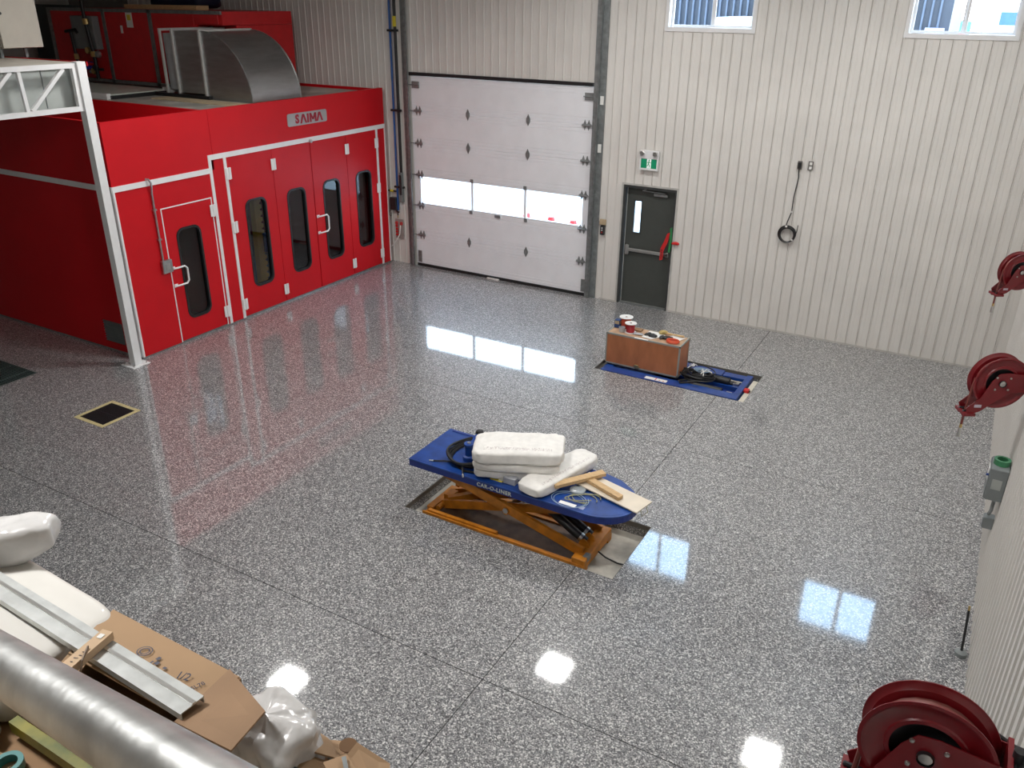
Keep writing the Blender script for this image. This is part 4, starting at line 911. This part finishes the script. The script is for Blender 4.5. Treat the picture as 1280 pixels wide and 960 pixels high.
for k in range(7):
    ra = .125+random.uniform(-.012, .014); cx, cz = 8.055+random.uniform(-.008, .008), 1.70+random.uniform(-.02, .008)
    m.tube([(cx+ra*math.cos(t), -.035-.007*k, cz+ra*.98*math.sin(t)) for t in [2*PI*i/30 for i in range(31)]], .009, 6, False)
m.build('loops', BLACK, cc, True)
MB().tube([(8.085, -.045, 2.74), (8.10, -.035, 2.60), (8.07, -.03, 2.30), (8.07, -.03, 2.05), (8.03, -.035, 1.90), (8.02, -.05, 1.83)], .008, 6).build('lead', BLACK, cc, True)
MB().tube([(8.17, -.05, 1.66), (8.20, -.05, 1.75), (8.205, -.05, 1.86)], .007, 6).build('cable_end', BLACK, cc, True)
for (a, z) in ((8.075, 2.06), (8.03, 1.825), (8.15, 1.62)): MB().b(a-.014, a+.014, -.09 if z < 2 else -.045, -.025, z-.012, z+.012).build('tie', PAPER, cc)
# ================================================================ RIGHT WALL FITTINGS
def reel(tx, ty, hz, lab, sc=1.0, th=0.0):
    px_, py_ = tx+.27*sc*math.cos(th), ty+.27*sc*math.sin(th); hx, hy = px_-.27*sc, py_
    base = thing('hose_reel', lab, 'hose reel', (px_, py_, hz), group='red hose reels on the right wall')
    O = Vector((hx, hy, hz))
    def P(x, y, z): return (hx+x*sc, hy+y*sc, hz+z*sc)
    R = .232*sc
    for s_ in (-1, 1):
        a = .034*s_*sc
        prof = [(.125*sc, a+.006*s_), (.135*sc, a+.006*s_), (.14*sc, a), (.205*sc, a+.004*s_), (R-.012, a+.020*s_*sc), (R, a+.022*s_*sc), (R, a+.026*s_*sc), (R-.014, a+.026*s_*sc), (.20*sc, a+.010*s_), (.145*sc, a+.006*s_), (.14*sc, a+.012*s_), (.125*sc, a+.012*s_), (.125*sc, a+.006*s_)]
        MB().lathe(prof, O, 'y', 48).build('reel_disc', REEL, base, True)
        # arm plate outside each disc
        q = .068*s_*sc; pl = [(.255, .075), (.255, -.075), (.08, -.085), (-.13, -.265), (-.225, -.30), (-.25, -.24), (-.15, -.14), (-.085, .02), (-.04, .085), (.03, .095)]
        ap = MB().prism([(hx+x*sc, hz+z*sc) for x, z in pl], 'y', min(hy+q, hy+q-.005*s_), max(hy+q, hy+q-.005*s_)).build('arm_plate', REEL, base)
        MB().lathe([(0, 0), (.024*sc, 0), (.024*sc, .012*s_), (.012*sc, .016*s_), (0, .016*s_)], (hx, hy+q, hz), 'y', 14).build('axle_nut', STEEL, ap, True)
        for (bx_, bz_) in ((-.055, .055), (.06, .05), (.06, -.055), (-.05, -.055)): MB().lathe([(0, 0), (.010*sc, 0), (.008*sc, .007*s_), (0, .008*s_)], (hx+bx_*sc, hy+q, hz+bz_*sc), 'y', 10).build('bolt', STEEL, ap, True)
        MB().b(hx-.185*sc, hx-.125*sc, hy+q-.001+.001*s_, hy+q+.001+.001*s_, hz-.226*sc, hz-.200*sc).build('sticker', mat('sticker_pale', (.55, .48, .55), .5), ap)
        MB().b(hx+.185*sc, hx+.232*sc, hy+q-.001+.001*s_, hy+q+.001+.001*s_, hz-.03*sc, hz+.035*sc).build('sticker', BLKP, ap)
    MB().lathe([(.03*sc, -.085*sc), (.03*sc, .085*sc), (0, .085*sc)], O, 'y', 16).lathe([(.0, -.022*sc), (.13*sc, -.022*sc), (.13*sc, .022*sc), (.0, .022*sc)], O, 'y', 32).build('hub', BLKP, base, True)
    # wound hose
    P_ = [(hx+(.150+.012*(i//110))*sc*math.cos(2*PI*i/22), hy+(-.028+.056*abs(((i/110.) % 2)-1))*sc, hz+(.150+.012*(i//110))*sc*math.sin(2*PI*i/22)) for i in range(400)]
    MB().tube(P_, .0085*sc, 5).build('wound_hose', RHOSE, base, True)
    gp_ = P(-.215, 0, -.285)
    m = MB(); slab(m, gp_[0]-.045*sc, gp_[0]+.05*sc, gp_[1]-.085*sc, gp_[1]+.085*sc, gp_[2]-.02*sc, gp_[2]+.006*sc, [(gp_[0]-.02*sc, gp_[0]+.02*sc, gp_[1]-.03*sc, gp_[1]+.03*sc)]); m.build('guide_plate', REEL, base)
    MB().b(gp_[0]-.04*sc, gp_[0]+.04*sc, gp_[1]-.045*sc, gp_[1]-.022*sc, gp_[2]-.035*sc, gp_[2]+.02*sc, .006).b(gp_[0]-.04*sc, gp_[0]+.04*sc, gp_[1]+.022*sc, gp_[1]+.045*sc, gp_[2]-.035*sc, gp_[2]+.02*sc, .006).build('guide_rollers', BLKP, base)
    MB().tube([P(-.195, 0, .02), P(-.205, 0, -.10), P(-.21, 0, -.24), gp_, P(-.215, 0, -.42)], .011*sc, 8).build('hose_end', RHOSE, base, True)
    MB().tube([P(-.215, 0, -.42), P(-.215, 0, -.455)], .012*sc, 8).build('brass_ferrule', BRASS, base, True)
    MB().tube([P(-.215, 0, -.455), P(-.215, 0, -.47), P(-.215, 0, -.54)], [.010*sc, .017*sc, .017*sc], 10).build('coupler', STEEL, base, True)
    # pivot bracket and wall plate
    MB().b(hx+.238*sc, hx+.256*sc, hy-.085*sc, hy+.085*sc, hz-.085*sc, hz+.09*sc).build('back_plate', REEL, base)
    MB().tube([P(.27, 0, -.10), P(.27, 0, .12)], .02*sc, 10).build('pivot_pin', BLKP, base, True)
    base.rotation_euler.z = th; WM[base.name] = Matrix.Translation((px_, py_, hz)) @ Matrix.Rotation(th, 4, 'Z')
    if XR-px_ > .06:
        for zz in (.06, -.09): MB().b(px_-.025, XR-.012, py_-.05, py_+.05, hz+zz*sc, hz+(zz+.015)*sc).build('wall_bracket', BLKP, base)
    MB().b(XR-.022, XR-.008, py_-.08, py_+.08, hz-.14, hz+.14).build('wall_plate', BLKP, base)
    MB().tube([(px_-.20, py_+.10, hz+.02), (px_-.10, py_+.14, hz+.05), (px_, py_+.12, hz+.02), (XR-.03, py_+.12, hz+.0)], .012, 8).build('feed_hose', BLACK, base, True)
    return base
reel(11.025, -11.13, 2.655, 'red hose reel on the right wall, nearest to the camera')
reel(11.185, -6.12, 2.195, 'red hose reel on the right wall, middle one with a silver coupler hanging', 1.0, .5)
reel(11.245, -2.99, 2.36, 'red hose reel on the right wall, farthest, above the back corner', .92, .6)
# disconnect switch
sw = thing('switch_enclosure', 'grey electrical enclosure on the right wall with green tape on top', 'switch box', (11.42, -5.7, .9))
MB().b(11.33, XR-.008, -5.98, -5.70, .98, 1.30, .006).build('body', GREY, sw)
MB().b(11.322, 11.33, -5.97, -5.71, .99, 1.29, .003).build('door', GREY, sw)
MB().tube([(11.30, -5.95, 1.22), (11.325, -5.95, 1.22)], .012, 8).build('knob', mat('knob_blue', (.02, .05, .2)), sw)
MB().b(11.36, 11.44, -5.984, -5.98, 1.10, 1.20).build('clear_tag', mat('tag_pale', (.38, .40, .38), .3), sw)
MB().b(11.318, 11.322, -5.90, -5.78, 1.14, 1.26).build('label', PAPER, sw)
MB().tube([(11.43, -5.82, .98), (11.43, -5.82, .80), (11.42, -5.80, .74)], .016, 8).build('conduit', GALVD, sw, True)
MB().tube([(11.44, -5.74, .98), (11.44, -5.72, .76)], .006, 6).build('thin_cable', PAPER, sw, True)
o = MB().lathe([(.045, 0), (.068, 0), (.068, .05), (.045, .05), (.045, 0)], (11.405, -5.84, 1.301), 'z', 24).build('tape_roll', mat('tape_green', (.05, .22, .10), .4), None, True); tag(o, 'green tape roll lying on top of the grey enclosure', 'tape')
o = thing('outlet_box', 'small grey outlet box low on the right wall under the enclosure', 'outlet', (11.44, -5.78, .62)); MB().b(11.39, XR-.008, -5.84, -5.74, .60, .72, .006).build('body', GREY, o); MB().b(11.384, 11.39, -5.835, -5.745, .605, .715, .003).build('cover', mat('cover_grey', (.28, .30, .31), .4), o)
o = thing('floor_pipe_stub', 'short black hose stub standing on a grey foot by the right wall', 'pipe', (11.43, -7.0, 0))
MB().lathe([(0, 0), (.05, 0), (.05, .035), (.025, .05), (0, .05)], (11.42, -7.03, 0), 'z', 16).build('foot', GREY, o, True)
MB().tube([(11.42, -7.03, .04), (11.41, -6.99, .20), (11.395, -6.93, .40)], .011, 8).build('hose', BLACK, o, True)
MB().tube([(11.395, -6.93, .40), (11.392, -6.92, .44)], .009, 8).build('tip', BRASS, o, True)
#@@MEZZ
# ================================================================ MEZZANINE (below the camera)
DZ = 3.45
dk = MB().b(4.5, XR, YF, -12.80, DZ-.18, DZ).build('mezzanine_floor', mat('deck_ply', (.33, .25, .16), .6, var=.1), kind='structure', label='mezzanine deck carrying the packing material', cat='floor')
MB().b(4.5, XR, -12.80, -12.77, DZ-.22, DZ+.01).build('deck_edge', GALVD, dk)
for xx in (5.0, 8.0, 11.2): MB().b(xx-.06, xx+.06, -13.0, -12.88, 0, DZ-.18).build('column', WHITE, dk)
# sloping handrail close to the camera
rd = Vector((-0.93845, 0.15387, -0.30925)).normalized(); rp0 = Vector((10.9443, -13.6278, 4.7347)); rp0 = rp0
hr = thing('handrail', 'galvanised pipe handrail crossing the lower left corner, close to the camera', 'handrail', tuple(rp0-rd*.55-Vector((0, 0, 1.2))))
MB().tube([rp0-rd*.55, rp0+rd*3.1], .0302, 40).build('pipe', PIPEM, hr, True)
for t_ in (-.45, 3.0):
    q = rp0+rd*t_; MB().tube([(q.x, q.y, DZ), (q.x, q.y, q.z)], .024, 20).lathe([(0, 0), (.06, 0), (.06, .01), (0, .01)], (q.x, q.y, DZ), 'z', 20).build('post', PIPEM, hr, True)
# packing material
o = MB().soft((8.54, -12.95, DZ+.07), (.90, .37, .145), -.01, .24, .02, 1, 64, 24, 3).build('foam_sheet_bundle', FOAM, None, True); tag(o, 'wide bundle of white foam sheet under the metal channel', 'foam bundle')
o = MB().soft((8.43, -12.87, DZ+.185), (.50, .14, .12), .80, .42, .022, 4, 64, 24, 9, -.12).build('wrapped_roll', PLAST, None, True); tag(o, 'white roll wrapped in clear plastic, its end sticking out at the left frame edge', 'roll')
def quad(P, th=.004):
    """thin sheet through 3-D points"""
    P = [Vector(p) for p in P]; n_ = (P[1]-P[0]).cross(P[-1]-P[0]).normalized()*th; k = len(P); m = MB()
    return m.add([p for p in P]+[p+n_ for p in P], [tuple(range(k))[::-1], tuple(range(k, 2*k))]+[(i, (i+1) % k, k+(i+1) % k, k+i) for i in range(k)])
bx = thing('cardboard_box', 'long open cardboard box with printed stamps on its flap', 'box', (9.2, -12.95, DZ))
quad([(8.951, -12.772, 3.570), (9.401, -12.775, 3.570), (9.443, -12.955, 3.597), (9.03, -12.955, 3.597)]).build('flap', CARD, bx)
MB().b(9.02, 9.435, -12.780, -12.775, DZ, 3.568).build('side_panel', CARD, bx)
MB().b(9.02, 9.435, -13.088, -13.083, DZ, DZ+.10).build('side_panel', CARD, bx)
MB().b(9.02, 9.435, -13.083, -12.780, DZ+.001, DZ+.006).build('bottom_panel', CARDD, bx)
MB().b(9.015, 9.02, -13.088, -12.775, DZ, 3.565).build('end_panel', CARDD, bx); MB().b(9.435, 9.44, -13.088, -12.775, DZ, 3.565).build('end_panel', CARDD, bx)
quad([(9.403, -12.775, 3.573), (9.447, -12.975, 3.602), (9.656, -12.994, 3.65), (9.64, -12.879, 3.65)]).build('end_flap', mat('cardboard_darker', (.34, .21, .12), .75), bx)  # end flap has a darker cardboard tone
quad([(9.03, -12.957, 3.594), (9.10, -12.957, 3.594), (9.11, -13.03, 3.56), (9.03, -13.04, 3.555)]).build('torn_flap', CARD, bx)
m = MB()
for i in range(24):
    for j in range(8):
        x_, y_ = 9.03+i*.0165, -13.075+j*.0165
        m.lathe([(.0, .006), (.005, .0045), (.007, 0)], (x_+(j % 2)*.008, y_, DZ+.055), 'z', 6)
m.b(9.024, 9.43, -13.08, -12.94, DZ+.02, DZ+.055)
tag(m.build('bubble_wrap', mat('bubble_grey', (.20, .19, .175), .25, coat=.6), None, True), 'bubble wrap lying inside the open cardboard box', 'bubble wrap', kind='stuff')
fz = lambda x_, y_: 3.5755+(-12.775-y_)*.15
sp = MB()
cxs, cys = 9.178, -12.846
for (r0, r1) in ((.017, .020), (.0, .013)):
    k = 20
    for i in range(k):
        a0, a1 = 2*PI*i/k, 2*PI*(i+1)/k
        q = [(r0, a0), (r1, a0), (r1, a1), (r0, a1)] if r0 else [(.010, a0), (r1, a0), (r1, a1), (.010, a1)]
        sp.add([(cxs+r_*math.cos(a), cys+r_*math.sin(a), fz(0, cys+r_*math.sin(a))) for r_, a in q], [(0, 1, 2, 3)])
for (x_, y_, w_, h_) in ((9.225, -12.852, .010, .012), (9.236, -12.866, .012, .012), (9.226, -12.872, .006, .012), (9.268, -12.866, .010, .008), (9.165, -12.874, .022, .003)):
    sp.add([(x_, y_, fz(x_, y_)), (x_+w_, y_, fz(x_+w_, y_)), (x_+w_, y_+h_, fz(x_+w_, y_+h_)), (x_, y_+h_, fz(x_, y_+h_))], [(0, 1, 2, 3)])
tag(sp.build('printed_stamp', mat('stamp_blue', (.10, .10, .13), .8), bx), kind='stuff')
for s_, x_, y_, rz_, z_ in (('1/2', 9.335, -12.858, .25, .030), ('C9SL78', 9.388, -12.872, 1.35, .018), ('2', 9.412, -12.885, 1.35, .018)):
    tm = text_mesh(s_, z_, .0003, INK); inst(tm, 'handwriting', bx, (x_, y_, fz(x_, y_)+.0005), (.149, .0, rz_) if rz_ < 1 else (0, .149, rz_))
# galvanised channel lying over foam and box
ch = thing('steel_channel', 'long galvanised steel channel lying across foam and cardboard box', 'channel', (8.8, -12.91, 3.61))
c0, c1 = Vector((8.05, -12.880, 3.624)), Vector((9.46, -12.932, 3.624))
MB().bar(c0, c1, .060, .003).build('web', mat('channel_zinc', (.62, .64, .63), .38, .55, var=.08, vscale=20), ch)
for s_ in (-1, 1): MB().bar(c0+Vector((0, .0315*s_, -.008)), c1+Vector((0, .0315*s_, -.008)), .003, .019).build('lip', MATS['channel_zinc'], ch)
MB().bar(c0+Vector((0, .006, .003)), c1+Vector((0, .006, .003)), .010, .003).build('centre_rib', STEEL, ch)
wd = thing('wooden_lath', 'short pale wooden piece with pencil writing lying across the channel', 'timber', (9.1, -12.98, 3.64))
MB().bar((9.144, -13.088, 3.642), (9.104, -12.885, 3.638), .032, .022).build('lath', mat('lath_wood', (.60, .42, .26), .6), wd)
MB().bar((9.110, -12.915, 3.651), (9.107, -12.900, 3.6505), .014, .001).build('label', PAPER, wd)
m = MB(); random.seed(3)
for i in range(9):
    y_ = -13.05+i*.012; z_ = 3.6535-i*.0002
    m.bar((9.126+random.uniform(-.006, .002), y_, z_), (9.138+random.uniform(-.004, .004)-i*.0015, y_+random.uniform(-.004, .006), z_), .0016, .0006)
tag(m.build('pencil_mark', INK, wd), kind='stuff')
tag(MB().tube([(9.12, -12.95, 3.656), (9.145, -12.985, 3.650), (9.165, -13.02, 3.60), (9.18, -13.05, 3.575)], .003, 6).build('string', mat('string_brown', (.20, .13, .08)), None, True), 'thin brown string hanging from the wooden piece', 'string')
o = MB().b(9.112, 9.136, -12.91, -12.885, 3.60, 3.622, .004).build('shadow_foam_block', BLKP); tag(o, 'small black block for shadow and dark foam under the end of the wooden piece', 'pad')  # black block stands in for shadow and dark foam under the lath
# white plastic bundle and second box
o = MB().soft((9.607, -12.852, DZ+.072), (.215, .165, .140), -.12, .36, .030, 12, 72, 36, 13).build('wrapped_bundle', PLAST, None, True); tag(o, 'crumpled white plastic-wrapped bundle right of the open cardboard box', 'bundle')
b2 = thing('cardboard_box', 'opened cardboard box with rounded cut-out at the bottom edge of the photo', 'box', (9.8, -12.85, DZ))
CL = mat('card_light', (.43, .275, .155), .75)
quad([(9.629, -12.745, 3.48), (9.696, -12.752, 3.48), (9.785, -12.805, 3.515), (9.707, -12.83, 3.525)]).build('flap', CARD, b2)
quad([(9.696, -12.750, 3.475), (9.745, -12.727, 3.475), (9.80, -12.77, 3.50), (9.785, -12.805, 3.51)]).build('flap', CARD, b2)
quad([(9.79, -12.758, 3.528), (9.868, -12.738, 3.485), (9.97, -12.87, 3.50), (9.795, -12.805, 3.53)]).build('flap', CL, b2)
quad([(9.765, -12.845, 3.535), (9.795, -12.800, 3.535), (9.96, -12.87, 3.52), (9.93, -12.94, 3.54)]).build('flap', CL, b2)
quad([(9.70, -12.835, 3.515), (9.770, -12.82, 3.51), (9.775, -12.90, 3.52), (9.71, -12.90, 3.52)]).build('flap', CARD, b2)
MB().lathe([(0, 0), (.021, 0), (.021, .002), (0, .002)], (9.768, -12.765, 3.512), 'z', 20).build('cut_out', mat('card_dark', (.17, .09, .04), .8), b2)
MB().b(9.66, 9.97, -13.0, -12.79, DZ, DZ+.018).build('bottom_panel', CARDD, b2)
o = MB().bar((9.80, -12.815, 3.543), (9.87, -12.875, 3.545), .010, .002).build('tape_strip', GALVD); tag(o, 'torn silver tape strip on the second cardboard box', 'tape')
o = MB().b(9.665, 9.755, -12.99, -12.875, DZ+.019, DZ+.075, .006).build('green_case', mat('case_green', (.06, .09, .085), .5)); tag(o, 'dark green-grey case edge below the white bundle', 'case')
# near side of the handrail
o = MB().b(8.6, 9.55, -13.60, -13.105, DZ+.001, DZ+.008).build('cardboard_sheet', CARDD); tag(o, 'brown cardboard sheet on the deck in the bottom left corner', 'cardboard')
o = MB().b(8.75, 9.10, -13.55, -13.165, DZ+.008, DZ+.014).build('cardboard_sheet', CARD); tag(o, 'smaller lighter cardboard piece lying on the brown sheet', 'cardboard')
o = MB().bar((9.02, -13.112, DZ+.045), (9.50, -13.115, DZ+.045), .024, .034).build('olive_packing_strip', OLIVE); tag(o, 'long olive yellow packing strip just behind the handrail', 'packing strip')
o = MB().soft((8.93, -13.165, DZ+.05), (.16, .07, .08), .1, .5, .02, 22, fq=14).build('plastic_bag', mat('clear_bag2', (.45, .43, .39), .2, coat=.8, bump=.8, bscale=30), None, True); tag(o, 'crumpled clear plastic at the left frame edge under the handrail', 'bag')
o = MB().lathe([(.022, 0), (.034, 0), (.034, .022), (.022, .022), (.022, 0)], (9.105, -13.185, DZ+.015), 'z', 32).build('tape_roll', TEAL, None, True); tag(o, 'teal roll of tape lying on cardboard in the bottom left corner', 'tape')
